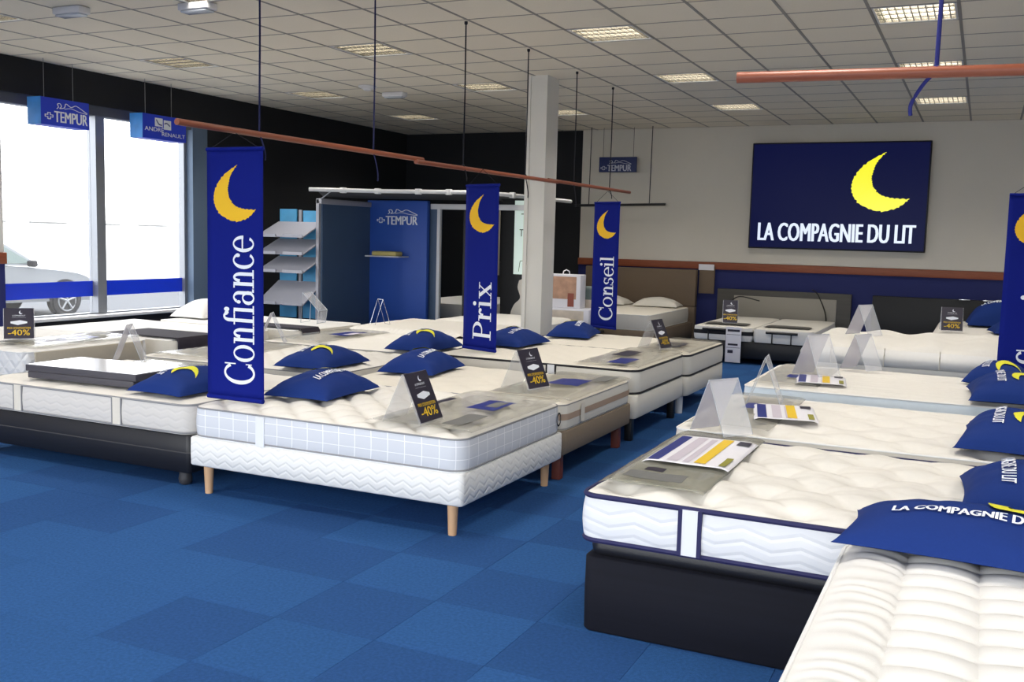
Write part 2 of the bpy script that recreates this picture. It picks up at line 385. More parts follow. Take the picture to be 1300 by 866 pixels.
# ceiling: slab, lay-in tiles, tee runners, recessed lights
ce = struct(MB().box(XL-.4, XR+.2, YF-.2, YB+.4, ZC+.16, ZC+.3).build('ceiling', M_white))
PX, PY = .607, .602
gx = lambda i: -.285+PX*i
gy = lambda j: 7.295+PY*j
LX = [0-1+4*k for k in range(-3, 2)]   # tile columns that hold lights
LY = [-10+4*k-1 for k in range(0, 6)]
lights = set()
for k in range(-3, 2):
    for q in range(-3, 3): lights.add((-1+4*k, 1+4*q))
tl = None; plain = MB()
colx = (-4.62, -4.36, 9.98, 10.34)
for i in range(-15, 6):
    for j in range(-15, 14):
        x0, x1, y0, y1 = gx(i), gx(i+1), gy(j), gy(j+1)
        if (i, j) in lights: continue
        x0, y0, x1, y1 = max(x0, XL+.02), y0, min(x1, XR), min(y1, YB+.1)
        if x1 <= x0+.02 or y1 <= y0+.02: continue
        full = abs(x1-x0-PX) < .01 and abs(y1-y0-PY) < .01
        vis = y0 > 4.4 and x0 < 1.2 and x0 > -9.4 and y0 > -x0*.42
        if vis and full:
            if tl is None:
                tl = MB().box(.006, PX-.006, .006, PY-.006, .0, .015).build('ceiling_tile', M_ceil, ce); tl.location = (x0, y0, ZC)
            else:
                o = tl.copy(); C.objects.link(o); o.location = (x0, y0, ZC)
        elif vis: MB().box(x0+.006, x1-.006, y0+.006, y1-.006, ZC, ZC+.015).build('ceiling_tile', M_ceil, ce)
        else: plain.box(x0+.006, x1-.006, y0+.006, y1-.006, ZC, ZC+.015)
pl = plain.build('ceiling_tile_field', M_ceil, ce); pl['kind'] = 'stuff'
for i in range(-15, 7):
    if XL < gx(i) < XR: MB().box(gx(i)-.012, gx(i)+.012, YF, YB+.1, ZC-.003, ZC+.006).build('ceiling_runner', M_tee, ce)
for j in range(-15, 15):
    if gy(j) < YB: MB().box(XL+.02, XR, gy(j)-.008, gy(j)+.008, ZC-.002, ZC+.005).build('cross_runner', M_tee, ce)
def light_unit(x, y, first=[None]):
    lab = 'square recessed ceiling light with aluminium louvre grid'
    if first[0] is None:
        t = thing('ceiling_light', lab, 'light', (x, y, ZC), 0, 'recessed louvre lights in the ceiling')
        a, b = PX/2-.015, PY/2-.015
        tr = MB().box(-a, a, -b, b, .095, .105).box(-a, -a+.01, -b, b, 0, .1).box(a-.01, a, -b, b, 0, .1).box(-a, a, -b, -b+.01, 0, .1).box(-a, a, b-.01, b, 0, .1)
        tr.build('housing', M_reflect, t)
        MB().box(-a, a, -b, -b+.014, -.004, .004).box(-a, a, b-.014, b, -.004, .004).box(-a, -a+.014, -b, b, -.004, .004).box(a-.014, a, -b, b, -.004, .004).build('frame', M_whm, t)
        for k in range(4):
            yy = -b+2*b*(k+.5)/4
            MB().tube([(-a+.03, yy, .07), (a-.03, yy, .07)], .013).build('tube', M_tube, t)
        for k in range(1, 4):
            yy = -b+2*b*k/4
            MB().prism([(yy-.012, .004), (yy+.012, .004), (yy+.004, .055), (yy-.004, .055)], 'x', -a+.01, a-.01).build('louvre_rail', M_reflect, t)
        fin = MB()
        for k in range(1, 11):
            xx = -a+2*a*k/11; fin.prism([(xx-.004, .004), (xx+.004, .004), (xx+.001, .05), (xx-.001, .05)], 'y', -b+.01, b-.01)
        fin.build('louvre_fins', M_reflect, t)
        l = bpy.data.lights.new('lamp', 'AREA'); l.shape = 'SQUARE'; l.size = .5; l.energy = LAMP_W; l.color = (1, .95, .88); l.spread = R(125)
        lo = bpy.data.objects.new('lamp', l); C.objects.link(lo); lo.parent = t; lo.location = (0, 0, -.006)
        first[0] = t
    else: dup(first[0], (x, y, ZC))
for i, j in sorted(lights): light_unit((gx(i)+gx(i+1))/2, (gy(j)+gy(j+1))/2)
# emergency lights and smoke detector on the ceiling
def exit_box(x, y, lab):
    t = thing('emergency_light', lab, 'light', (x, y, ZC-.003))
    MB().rbox(-.15, .15, -.06, .06, -.055, 0, .008).build('housing', M_whm, t)
    MB().rbox(-.13, .13, -.05, .05, -.072, -.054, .008).build('diffuser', M_acrye, t)
exit_box(-6.78, 5.87, 'small white emergency light box on the ceiling over the window row'); exit_box(-6.74, 10.67, 'small white emergency light box on the ceiling before the booth')
exit_box(-5.67, 6.1, 'small white emergency light box on the ceiling over the middle beds')
sd = thing('smoke_detector', 'round white smoke detector under the ceiling tiles', 'detector', (-6.78, 10.13, ZC-.003))
MB().lathe([(.11, 0), (.11, -.015), (.08, -.03)], n=24).build('base', M_whm, sd); MB().lathe([(.06, -.03), (.05, -.05), (.03, -.055)], n=20).build('sensor_cap', M_whm, sd)
# back wall
wb = struct(MB().box(-6.0, XR, YB, YB+.2, -.2, ZC+.16).build('wall_back', M_backw))
MB().box(-4.56, XR, YB-.045, YB, 1.27, ZC).build('wall_panel', M_backw, wb)
MB().box(-6.0, XR, YB-.02, YB, 0, 1.16).build('dado_panel', M_blue, wb)
struct(MB().rbox(-6.0, XR, YB-.06, YB, 1.155, 1.265, .006).build('trim_1', M_rail))
wk = struct(MB().box(XL-.3, -6.0, YB+.02, YB+.2, -.2, ZC+.16).build('wall_back_dark', M_black))
# left wall: white stretch, window bay, dark stretch
wl = struct(MB().box(XL-.25, XL, YF, 7.17, -.2, ZC+.16).build('wall_left', M_white))
MB().box(XL, XL+.01, YF, 7.17, 0, 1.15).build('dado_panel', M_blue, wl)
struct(MB().rbox(XL, XL+.05, YF, 7.17, 1.15, 1.27, .006).build('trim_2', M_rail))
wl2 = struct(MB().box(XL-.25, XL, 10.22, YB+.2, -.2, ZC+.16).build('wall_left_dark', M_black))
MB().box(XL-.25, XL+.02, 7.17, 10.6, 2.95, ZC+.1).build('fascia', M_black, wl2)
MB().box(XL-.25, XL+.01, 7.17, 10.22, -.2, .5).build('parapet', M_black, wl2)
MB().box(XL-.2, XL+.005, 9.95, 10.22, .5, 2.95).build('jamb_panel', M_slate, wl2)
w1 = struct(MB().box(XL-.2, XL-.1, 7.17, 9.95, .5, .55).box(XL-.2, XL-.1, 7.17, 9.95, 2.84, 2.95).box(XL-.2, XL-.1, 7.17, 7.2, .5, 2.95).box(XL-.2, XL-.1, 9.9, 9.95, .5, 2.95).build('window_1', M_alu))
MB().box(XL-.2, XL-.06, 8.45, 8.58, .55, 2.95).build('mullion', M_alu, w1)
MB().box(XL-.06, XL-.02, 7.17, 9.95, 2.84, 2.95).build('window_head', M_dkframe, w1)
MB().rbox(XL-.1, XL+.06, 7.17, 9.98, .5, .535, .006).build('window_sill', M_whm, w1)
for a, b in ((7.2, 8.45), (8.58, 9.9)):
    pn = MB().box(XL-.16, XL-.15, a, b, .55, 2.84).build('window_pane', M_glass, w1)
    z0 = .83 if a < 8 else .84
    MB().prism([(a, .745), (b, .745), (b, .925), (a, .925)], 'x', XL-.149, XL-.147).build('blue_film_stripe', M_film, pn)
# right wall, front wall with the street glazing behind the camera
struct(MB().box(XR, XR+.2, YF, YB+.2, -.2, ZC+.16).build('wall_right', M_white))
wf = struct(MB().box(XL-.25, -9.0, YF-.2, YF, -.2, ZC+.16).box(2.6, XR+.2, YF-.2, YF, -.2, ZC+.16).box(-9.0, 2.6, YF-.2, YF, 2.9, ZC+.16).box(-9.0, 2.6, YF-.2, YF, -.2, .2).build('wall_front', M_white))
w2 = struct(MB().box(-9.0, 2.6, YF-.15, YF-.08, .2, .26).box(-9.0, 2.6, YF-.15, YF-.08, 2.84, 2.9).build('window_2', M_alu))
for k in range(6): MB().box(-9+k*2.32-.03, -9+k*2.32+.03, YF-.15, YF-.08, .2, 2.9).build('mullion', M_alu, w2)
# column
co = struct(MB().box(-4.6, -4.38, 10.0, 10.32, 0, ZC).box(-4.615, -4.57, 9.985, 10.1, 0, ZC).build('column', M_white))
# outside
gr = struct(MB().box(-60, XL-.25, -30, 70, -.4, -.2).build('ground_outside', M_asph))
bwl = struct(MB().box(-26, -25.6, -10, 60, -.2, 1.75).build('wall_outside', mat('white_render', '#f0f0ee', .9)))
for k in range(16): MB().box(-25.6, -25.55, 10+k*2.1, 11.3+k*2.1, 1.62, 1.66).build('coping_joint', M_inkgrey, bwl)
struct(MB().box(XL-.25-3, XL-.25, -20, 40, -.2, -.12).build('pavement_outside', mat('pale_concrete', '#a9a9a6', .9, nscale=6, namt=.08)))
struct(MB().box(-30, 30, -30, YF-.2, -.3, -.1).build('street_outside', M_asph))
# ------------------------------------------------------------------ beds
def perim(hx, hy, r, n=8, st=10):
    pts = []
    for cx, cy, a0 in ((hx-r, hy-r, 0), (-hx+r, hy-r, 90), (-hx+r, -hy+r, 180), (hx-r, -hy+r, 270)):
        for k in range(n+1):
            a = R(a0+90*k/n); pts.append((cx+r*math.cos(a), cy+r*math.sin(a), math.cos(a), math.sin(a)))
    out = []
    for i, p in enumerate(pts):
        q = pts[(i+1) % len(pts)]; out.append(p)
        if math.hypot(q[0]-p[0], q[1]-p[1]) > .3:
            out += [tuple(p[d]+(q[d]-p[d])*k/st for d in range(4)) for k in range(1, st)]
    return out
def sq2disc(x, y, hx, hy, r):
    ax, ay = abs(x), abs(y)
    if ax > hx-r and ay > hy-r:
        a, b = (ax-hx+r)/r, (ay-hy+r)/r
        ax, ay = hx-r+r*a*math.sqrt(1-b*b/2), hy-r+r*b*math.sqrt(1-a*a/2)
        return math.copysign(ax, x), math.copysign(ay, y)
    return x, y
q_flat = lambda x, y, hx, hy: .004*noise.noise((x*4, y*4, 0))
def q_diamond(p=.2, a=.016):
    def f(x, y, hx, hy): return a*((abs(math.sin(math.pi*(x+y)/p))*abs(math.sin(math.pi*(x-y)/p)))**.5-.6)+.004*noise.noise((x*5, y*5, 1))
    return f
def q_tuft(px=.24, py=.2, a=.022, s=.045):
    def f(x, y, hx, hy):
        j = round(y/py); best = 9
        for dj in (-1, 0, 1):
            jj = j+dj; ox = .5*px*(jj % 2); i = round((x-ox)/px)
            for di in (-1, 0, 1): best = min(best, math.hypot((x-ox-(i+di)*px)*.55, y-jj*py))
        u, v = x/px+y/(2*py), x/px-y/(2*py)
        puff = (abs(math.sin(math.pi*u))*abs(math.sin(math.pi*v)))**.45
        return a*.3*(puff-.6)-a*.7*math.exp(-(best/s)**1.4)+.005*noise.noise((x*6, y*9, 3))+.003*noise.noise((x*14, y*25, 5))
    return f
def q_rows(p=.045, a=.004, ax=1):
    def f(x, y, hx, hy): return a*math.sin(2*math.pi*(y if ax else x)/p)+.006*noise.noise((x*3, y*5, 2))
    return f
def q_block(x, y, hx, hy):
    """wide gathered border, then deep rectangular tufted pads"""
    bx = .2
    if abs(x) > hx-bx:
        e = (hx-abs(x))/bx
        return .03*math.sqrt(max(0, 1-(2*e-1)**2))*.9-.02+.0035*math.sin(y*75+4*noise.noise((x*7, y*5, 0))+x*9)*(.4+.6*e)
    u = (x+hx-bx)/.215; v = y/.125
    fu, fv = u % 1, v % 1
    return .03*(abs(math.sin(math.pi*fu))**.45*abs(math.sin(math.pi*fv))**.45)-.022
def mattress(name, label, x0, x1, y0, y1, z0, z1, top=None, side=None, quilt=q_flat, pipe=None, pr=.007, res=.025, r=.07, bulge=.008, dome=.018,
             straps=(), strapm=None, strapw=.007, lowpipe=True, band=None, strapc=None):
    top = top or M_cream; side = side or M_ivory
    cx, cy = (x0+x1)/2, (y0+y1)/2; hx, hy = (x1-x0)/2, (y1-y0)/2; H = z1-z0
    t = thing(name, label, 'mattress', (cx, cy, z0))
    nu, nv = max(8, int(2*hx/res)), max(8, int(2*hy/res))
    def ft(u, v):
        x, y = sq2disc((2*u-1)*hx, (2*v-1)*hy, hx, hy, r)
        e = max(0, min(hx-abs(x), hy-abs(y)))
        k = 1-math.exp(-e/.05)
        return x, y, H-dome+dome*k+quilt(x, y, hx, hy)*min(1, e/.06)
    MB().grid(ft, nu, nv).build('quilted_top', top, t)
    P = perim(hx, hy, r); n = len(P); sb = MB(); vs = []
    L = 7
    for k in range(L+1):
        tt = k/L; zz = (H-dome)*(1-tt); b = bulge*math.sin(math.pi*tt)
        if k == L: b = -.006
        vs += [(p[0]+p[2]*b, p[1]+p[3]*b, zz) for p in P]
    fs = [(k*n+i, k*n+(i+1) % n, (k+1)*n+(i+1) % n, (k+1)*n+i) for k in range(L) for i in range(n)]
    fs.append(tuple(L*n+i for i in range(n)))
    sb.add(vs, fs, True).build('side_panel', side, t)
    if pipe:
        MB().tube([(p[0], p[1], H-dome) for p in P], pr, 6, True).build('piping', pipe, t)
        if lowpipe: MB().tube([(p[0], p[1], .012) for p in P], pr, 6, True).build('piping', pipe, t)
    for sx in straps:
        s = MB().box(sx-cx-.033, sx-cx+.033, -hy-bulge-.004, -hy+.002, .012, H-dome).build('handle_strap', strapc or M_strap, t)
        for d in (-.038, .038): MB().box(sx-cx+d-strapw, sx-cx+d+strapw, -hy-bulge-.006, -hy+.002, .012, H-dome).build('strap_edge', strapm or pipe, s)
    if band:
        bm_, za, zb = band; bb = MB()
        vv = [(p[0]+p[2]*(bulge+.003), p[1]+p[3]*(bulge+.003), z) for z in (za*H, zb*H) for p in P]
        bb.add(vv, [(i, (i+1) % n, n+(i+1) % n, n+i) for i in range(n)], True).build('side_band', bm_, t)
    return t
def bed_base(name, label, x0, x1, y0, y1, z0, z1, mt, legs=None, legm=None, legr=(.022, .03), r=.03, cat='divan', seam=None, plinth=None):
    cx, cy = (x0+x1)/2, (y0+y1)/2; hx, hy = (x1-x0)/2, (y1-y0)/2
    t = thing(name, label, cat, (cx, cy, 0))
    P = perim(hx, hy, r); n = len(P)
    prof = [(-.008, z0), (0, z0+.008), (.002, (z0+z1)/2), (0, z1-.008), (-.008, z1)]
    vs = [(p[0]+p[2]*b, p[1]+p[3]*b, z) for b, z in prof for p in P]
    fs = [(k*n+i, k*n+(i+1) % n, (k+1)*n+(i+1) % n, (k+1)*n+i) for k in range(4) for i in range(n)]+[tuple(range(n)), tuple(4*n+i for i in range(n))]
    b = MB().add(vs, fs, True).build('base_body', mt, t)
    if seam: MB().tube([(p[0]*1.0005, p[1]*1.0005, seam) for p in P], .005, 6, True).build('seam', legm or M_pblk, b)
    if legs == 'taper':
        for sx in (-1, 1):
            for sy in (-1, 1): MB().lathe([(legr[0], 0), (legr[0]+.001, .01), (legr[1], z0+.004)], sx*(hx-.09), sy*(hy-.07), 14).build('leg', legm, t)
    elif legs == 'block':
        for sx in (-1, 1):
            for sy in (-1, 1): MB().rbox(sx*(hx-.08)-.03, sx*(hx-.08)+.03, sy*(hy-.1)-.03, sy*(hy-.1)+.03, 0, z0+.004, .006).build('leg', legm, t)
    elif legs == 'ball':
        for sx in (-1, 1):
            for sy in (-1, 1): MB().lathe([(.025, 0), (.038, .012), (.042, z0*.45), (.036, z0*.8), (.04, z0+.004)], sx*(hx-.09), sy*(hy-.06), 16).build('foot', legm, t)
    return t
# middle island, beds whose foot faces the aisle
bed_base('divan', 'white zigzag-quilted box base on pale wooden legs', -4.18, -2.34, 4.40, 5.75, .175, .345, M_zigw, 'taper', M_legw)
mA = mattress('mattress', 'cream quilted mattress with grey checked sides on the white box base', -4.17, -2.35, 4.41, 5.74, .345, .54, M_cream, M_chk, q_diamond(.26, .034), M_pgrey, .005, res=.016, r=.09)
MB().box(-3.68+3.26, -3.62+3.26, -.677, -.66, .0, .17).build('handle_strap', M_strap, mA)
put('round_logo', ring2d(0, 0, .036, .045, .012, .012), M_pblk, mA, (.921, .585, .095), (0, 1, 0), (0, 0, 1), .004)
bed_base('divan', 'taupe cloth box base on short reddish wooden legs', -4.18, -2.35, 5.79, 7.13, .18, .335, M_taupe, 'block', M_legr)
mB = mattress('mattress', 'cream mattress with brown side band on the taupe base', -4.17, -2.36, 5.8, 7.12, .335, .52, M_cream2, M_ivory, q_diamond(.3, .01), M_pgrey, .004, band=(mat('brown_band', '#a8917e', .85), .38, .6))
put('care_label', rect2d(-.4, .03, -.33, .15), M_offw, mB, (.918, 0, 0), (0, 1, 0), (0, 0, 1), .004)
bed_base('divan', 'ivory box base on black block legs next to the taupe base', -4.18, -2.35, 7.24, 8.6, .19, .375, M_ivory, 'block', M_blk, r=.05)
mattress('mattress', 'ivory mattress with black piping on the black-legged base', -4.17, -2.35, 7.25, 8.6, .375, .58, M_cream2, M_ivory, q_diamond(.22, .008), M_pblk, .009, straps=(-3.07,), strapm=M_pblk, r=.1)
bed_base('divan', 'ivory box base on white round legs', -4.15, -2.35, 8.72, 10.1, .17, .345, M_ivory, 'taper', M_whm, (.032, .036), r=.06)
mattress('mattress', 'ivory black-piped mattress on the white-legged base', -4.14, -2.35, 8.72, 10.1, .345, .555, M_cream2, M_ivory, q_diamond(.22, .008), M_pblk, .009, r=.1)
# middle island, beds on the window side
bed_base('divan', 'black leatherette bed base on round bun feet', -6.2, -4.27, 4.5, 5.85, .085, .32, M_leather, 'ball', mat('bun_foot_grey', '#3b3a3c', .4), seam=.21)
mattress('mattress', 'off-white mattress with grey piping on the black leatherette base', -6.19, -4.27, 4.5, 5.84, .32, .52, M_cream, M_zige, q_diamond(.3, .006), M_pgrey, .007, straps=(-5.76, -4.86), strapm=M_pgrey, strapw=.004, r=.09, strapc=M_offw)
bed_base('divan', 'ivory box base behind the black leatherette base', -6.15, -4.25, 5.93, 7.27, .12, .34, M_ivory, 'block', M_blk)
mattress('mattress', 'cream diamond-quilted mattress behind the black-based bed', -6.14, -4.25, 5.93, 7.27, .34, .545, M_cream, M_ivory, q_diamond(.2, .028), M_pgrey, .004)
bed_base('divan', 'ivory box base beside the foot drape bed', -6.1, -4.25, 7.36, 8.7, .12, .34, M_ivory, 'block', M_blk)
mattress('mattress', 'plain cream mattress between diamond-quilted and ribbed ones', -6.09, -4.25, 7.36, 8.7, .34, .55, M_cream, M_ivory, q_diamond(.26, .008), M_pgrey, .004)
bed_base('divan', 'ivory box base under the ribbed mattress', -6.15, -4.72, 8.8, 10.15, .12, .35, M_ivory, 'block', M_blk)
mattress('mattress', 'cream ribbed mattress beside the white column', -6.15, -4.72, 8.8, 10.15, .35, .585, M_cream, M_whtick, q_rows(.05, .006, 0), None, res=.0125, r=.12, dome=.06)
bed_base('divan', 'dark box base in front of the booth', -6.0, -4.68, 10.4, 11.75, .1, .34, M_leather, 'block', M_blk)
mattress('mattress', 'cream mattress before the booth behind the column', -6.0, -4.68, 10.4, 11.75, .34, .57, M_cream, M_whtick, q_flat, None, r=.12, dome=.05)
# window row
bed_base('divan', 'grey box base nearest the white wall by the window', -8.9, -6.96, 5.48, 6.82, .1, .33, M_offw, 'block', M_blk)
mP = mattress('mattress', 'white mattress with diamond-quilted end near the window', -8.9, -6.95, 5.48, 6.82, .33, .55, M_whtick, M_dia, q_diamond(.25, .016), M_pwht, .005, res=.03, r=.09)
MB().rbox(.972, .99, -.57, .58, .012, .2, .005).build('end_panel', mat('beige_end_cloth', '#b9b09f', .85, nscale=40, namt=.05), mP)
bed_base('divan', 'pale box base below the draped window bed', -8.7, -6.76, 6.92, 8.32, .1, .32, M_offw, 'block', M_blk)
mattress('mattress', 'white smooth mattress with dark foot drape below the window', -8.7, -6.75, 6.92, 8.32, .32, .54, M_whtick, M_offw, q_flat, None, r=.08)
bed_base('divan', 'pale box base beside the brochure rack', -8.45, -6.46, 8.42, 9.6, .1, .32, M_offw, 'block', M_blk)
mattress('mattress', 'white smooth mattress with dark foot drape near brochure rack', -8.45, -6.45, 8.42, 9.6, .32, .54, M_whtick, M_offw, q_flat, None, r=.08)
def drape(x, xw, y0, y1, z, drop, lab, g=None):
    def f(u, v):
        s = u*(xw+drop); w = .006*math.sin(v*24)*max(0, s-xw)/drop
        return (x-xw+s if s < xw else x+.016+w, y0+(y1-y0)*v, z+.008 if s < xw else z+.008-(s-xw))
    mb = MB(); mb.grid(f, 24, 24); o = mb.build('foot_drape', M_drape, None)
    sm = o.modifiers.new('thickness', 'SOLIDIFY'); sm.thickness = .006; sm.offset = 0
    return tag(o, lab, 'drape', g)
drape(-6.75, .9, 6.96, 7.5, .54, .17, 'dark fabric drape over the foot of the bed below the window')
drape(-6.45, .9, 8.44, 8.75, .54, .17, 'dark fabric drape over the foot of the bed near the brochure rack')
# right-hand beds
t = bed_base('divan', 'tall black-brown storage base with panelled front', -1.37, .62, 3.62, 4.99, .0, .31, M_basewood, r=.045)
P = perim(.975, .665, .05)
vs = [(p[0]+p[2]*b, p[1]+p[3]*b, z) for b, z in ((-.02, .305), (.0, .32), (.004, .345), (-.004, .37)) for p in P]; n = len(P)
MB().add(vs, [(k*n+i, k*n+(i+1) % n, (k+1)*n+(i+1) % n, (k+1)*n+i) for k in range(3) for i in range(n)]+[tuple(3*n+i for i in range(n))], True).build('padded_lid', M_leather, t)
mG = mattress('mattress', 'white wave-stitched mattress with navy piping on the storage base', -1.38, .6, 3.61, 5.0, .37, .59, M_cream, M_zigg, q_tuft(.34, .2, .055, .045), M_pnavy, .011, res=.0125, r=.06, straps=(-.935,), strapm=M_pnavy, strapw=.008, bulge=.012, dome=.03)
bed_base('divan', 'dark storage base hidden behind the navy-piped bed', -1.4, .6, 5.06, 6.4, 0, .36, M_basewood)
mattress('mattress', 'cream tufted mattress lying just behind the navy-piped one', -1.42, .6, 5.05, 6.42, .36, .6, M_cream, M_offw, q_tuft(.34, .2, .04, .045), M_pwht, .005, res=.02, r=.06)
bed_base('divan', 'white box base of the pale blue-sided bed', -1.44, .6, 6.85, 8.25, .1, .36, M_whtick, 'block', M_blk)
mattress('mattress', 'white mattress with pale blue quilted sides and striped top', -1.45, .6, 6.85, 8.25, .36, .6, M_cream, mat('pale_blue_side', '#dbe6ee', .8, nscale=30, namt=.04), q_rows(.12, .005), M_pwht, .005, res=.02, r=.07)
bed_base('divan', 'white box base under the puffy tufted mattress', -1.36, .6, 8.85, 10.25, .1, .56, M_whtick, 'block', M_blk)
def q_puff(x, y, hx, hy): return .016*math.cos(2*math.pi*x/.42)*1+.006*math.cos(2*math.pi*y/.4)
mI = mattress('mattress', 'thick puffy tufted cream mattress before the black headboard', -1.36, .6, 8.85, 10.25, .56, .765, M_cream, M_whtick, q_puff, None, r=.12, bulge=.05, dome=.06)
for k in range(4): MB().tube([(-.75+k*.43, -.745, .01), (-.75+k*.43, -.757, .1), (-.75+k*.43, -.70, .155)], .004, 6).build('tuft_seam', M_offw, mI)
bed_base('divan', 'white box base at the front right under the pad-tufted mattress', -.34, 1.5, 1.25, 3.5, .05, .34, M_whtick)
mF = mattress('mattress', 'white mattress with deep rectangular pads and gathered border', -.36, 1.52, 1.23, 3.5, .34, .575, M_whtick, M_whtick, q_block, M_pwht, .008, res=.0085, r=.05, bulge=.014, dome=.03)
# beds along the back wall
bed_base('divan', 'taupe upholstered bed base at the back wall', -5.75, -4.0, 12.9, 14.98, .08, .34, M_taupe2, 'block', M_blk)
mattress('mattress', 'plain ivory mattress on the taupe upholstered bed', -5.7, -4.05, 12.92, 14.95, .34, .57, M_cream2, M_ivory, q_flat, M_pwht, .004, r=.09)
t = thing('headboard', 'tall taupe cloth headboard with two stitched panels', 'headboard', (-4.88, 15.05, 0))
for k in range(2): MB().rbox(-.92, .9, -.06, .06, .0+k*.57, .57+k*.57, .012).build('padded_panel', M_taupe2, t)
t = thing('bedside_panel', 'narrow taupe bedside panel with a white tag at the wood rail', 'panel', (-3.84, 15.12, .78))
MB().rbox(-.12, .12, -.02, .02, 0, .42, .006).build('panel', M_taupe2, t); MB().box(-.13, .11, -.028, -.02, .36, .45).build('tag', M_paper, t)
t = thing('adjustable_bed', 'dark frame of the adjustable twin bed with foot rails', 'bed frame', (-2.65, 13.9, 0))
MB().rbox(-.8, .8, -.95, 1.0, .06, .29, .02).build('frame_body', M_leather, t)
for sx in (-.72, .72):
    for sy in (-.85, .85): MB().box(sx-.04, sx+.04, sy-.04, sy+.04, 0, .07).build('leg', M_blk, t)
for xa in (-.45, .38):
    s = MB().tube([(xa-.2, -1.02, .43), (xa+.2, -1.02, .43)], .017, 8).build('foot_rail', M_blk, t)
    for d in (-.12, .12): MB().tube([(xa+d, -1.02, .43), (xa+d, -1.02, .3), (xa+d, -.9, .27)], .008, 6).build('rail_post', M_blk, s)
mattress('mattress', 'white mattress with black side band on the adjustable bed', -3.43, -2.66, 12.92, 14.9, .29, .48, M_ivory, M_whtick, q_flat, None, r=.07, band=(M_pblk, .4, .68))
mattress('mattress', 'white mattress with plain sides on the adjustable bed', -2.64, -1.87, 12.92, 14.9, .29, .48, M_ivory, M_whtick, q_flat, None, r=.07)
t = thing('headboard', 'grey wood framed headboard with pale padded centre', 'headboard', (-2.67, 15.08, 0))
MB().rbox(-.98, .98, -.03, .04, 0, .87, .008).build('wood_frame', M_greywood, t); MB().rbox(-.72, .78, -.05, -.025, .3, .78, .008).build('padded_centre', M_greypad, t)
for xa, s in ((-.72, 1), (.66, -1)):
    pts = catmull([(xa, -.057, .55), (xa-.02*s, -.11, .68), (xa+.12*s, -.16, .77), (xa+.42*s, -.2, .72)], 6) if s > 0 else catmull([(xa, -.057, .35), (xa-.03, -.1, .6), (xa-.14, -.13, .85), (xa-.22, -.15, .92)], 6)
    tag(MB().tube([(p[0]-2.67, p[1]+15.08, p[2]) for p in pts], .009, 6).build('reading_lamp', M_blk), 'thin black bendy reading lamp '+('arching over the padded headboard' if s > 0 else 'standing up beside the grey headboard'), 'lamp')
t = thing('headboard', 'wide black headboard below the wood rail', 'headboard', (-.2, 15.06, 0))
MB().rbox(-1.2, 1.3, -.04, .04, 0, .87, .008).build('panel', M_blackhb, t)
for xa in (-.0, .3): MB().rbox(xa-.07, xa+.07, -.09, -.03, .865, .88, .004).build('lamp_bar', M_chrome, t)
bed_base('divan', 'black box base before the black headboard', -.5, 1.2, 12.3, 14.95, .1, .36, M_leather, 'block', M_blk)
mattress('mattress', 'cream mattress before the wide black headboard', -.5, 1.2, 12.3, 14.95, .36, .59, M_cream, M_ivory, q_flat, None, r=.1, dome=.05)
bed_base('divan', 'dark bed base inside the booth doorway', -7.9, -6.5, 12.8, 14.8, .05, .36, M_leather)
mattress('mattress', 'white mattress seen through the booth doorway', -7.9, -6.5, 12.8, 14.8, .36, .58, M_whtick, M_offw, q_flat, None, r=.1)
t = thing('headboard', 'black low headboard beyond the booth doorway', 'headboard', (-7.2, 14.95, 0)); MB().rbox(-.75, .75, -.05, .05, 0, 1.15, .01).build('panel', M_blackhb, t)
# white and cream bed pillows
def pillow_z(u, v, H): return H*(max(0, 1-abs(u)**2.1)*max(0, 1-abs(v)**2.1))**.5
def pillow_xy(u, v, w, d):
    return u*w/2*(1-.07*(1-v*v)), v*d/2*(1-.1*(1-u*u))
def pillow_mesh(w, d, H, seed=0, wr=.006):
    mb = MB(); nu, nv = 46, 34
    def top(a, b):
        u, v = 2*a-1, 2*b-1; x, y = pillow_xy(u, v, w, d); e = min(1-abs(u), 1-abs(v))
        return x, y, .012+pillow_z(u, v, H)+wr*noise.noise((x*11+seed, y*11, seed))*min(1, e*5)
    def bot(a, b):
        u, v = 2*a-1, 2*b-1; x, y = pillow_xy(u, v, w, d)
        return x, y, .011-.011*min(1, min(1-abs(u), 1-abs(v))*6)
    mb.grid(top, nu, nv).grid(bot, nu, nv)
    def rim(u, v): return u
    return mb
def bed_pillow(label, loc, rz, w=.6, d=.4, H=.11, mt=None):
    o = pillow_mesh(w, d, H, loc[0]).build('bed_pillow', mt or M_ivory); o.location = (loc[0], loc[1], loc[2]+.012); o.rotation_euler.z = rz
    return tag(o, label, 'pillow')
bed_pillow('ivory pillow at the head of the taupe bed by the bedside panel', (-4.45, 14.6, .565), R(4), .7, .45, .13)
bed_pillow('ivory pillow at the head of the taupe bed beside another', (-5.25, 14.6, .565), R(-3), .7, .45, .13)
bed_pillow('white pillow on the window bed under the sill', (-8.2, 8.95, .535), R(90), .7, .5, .2, M_whtick)
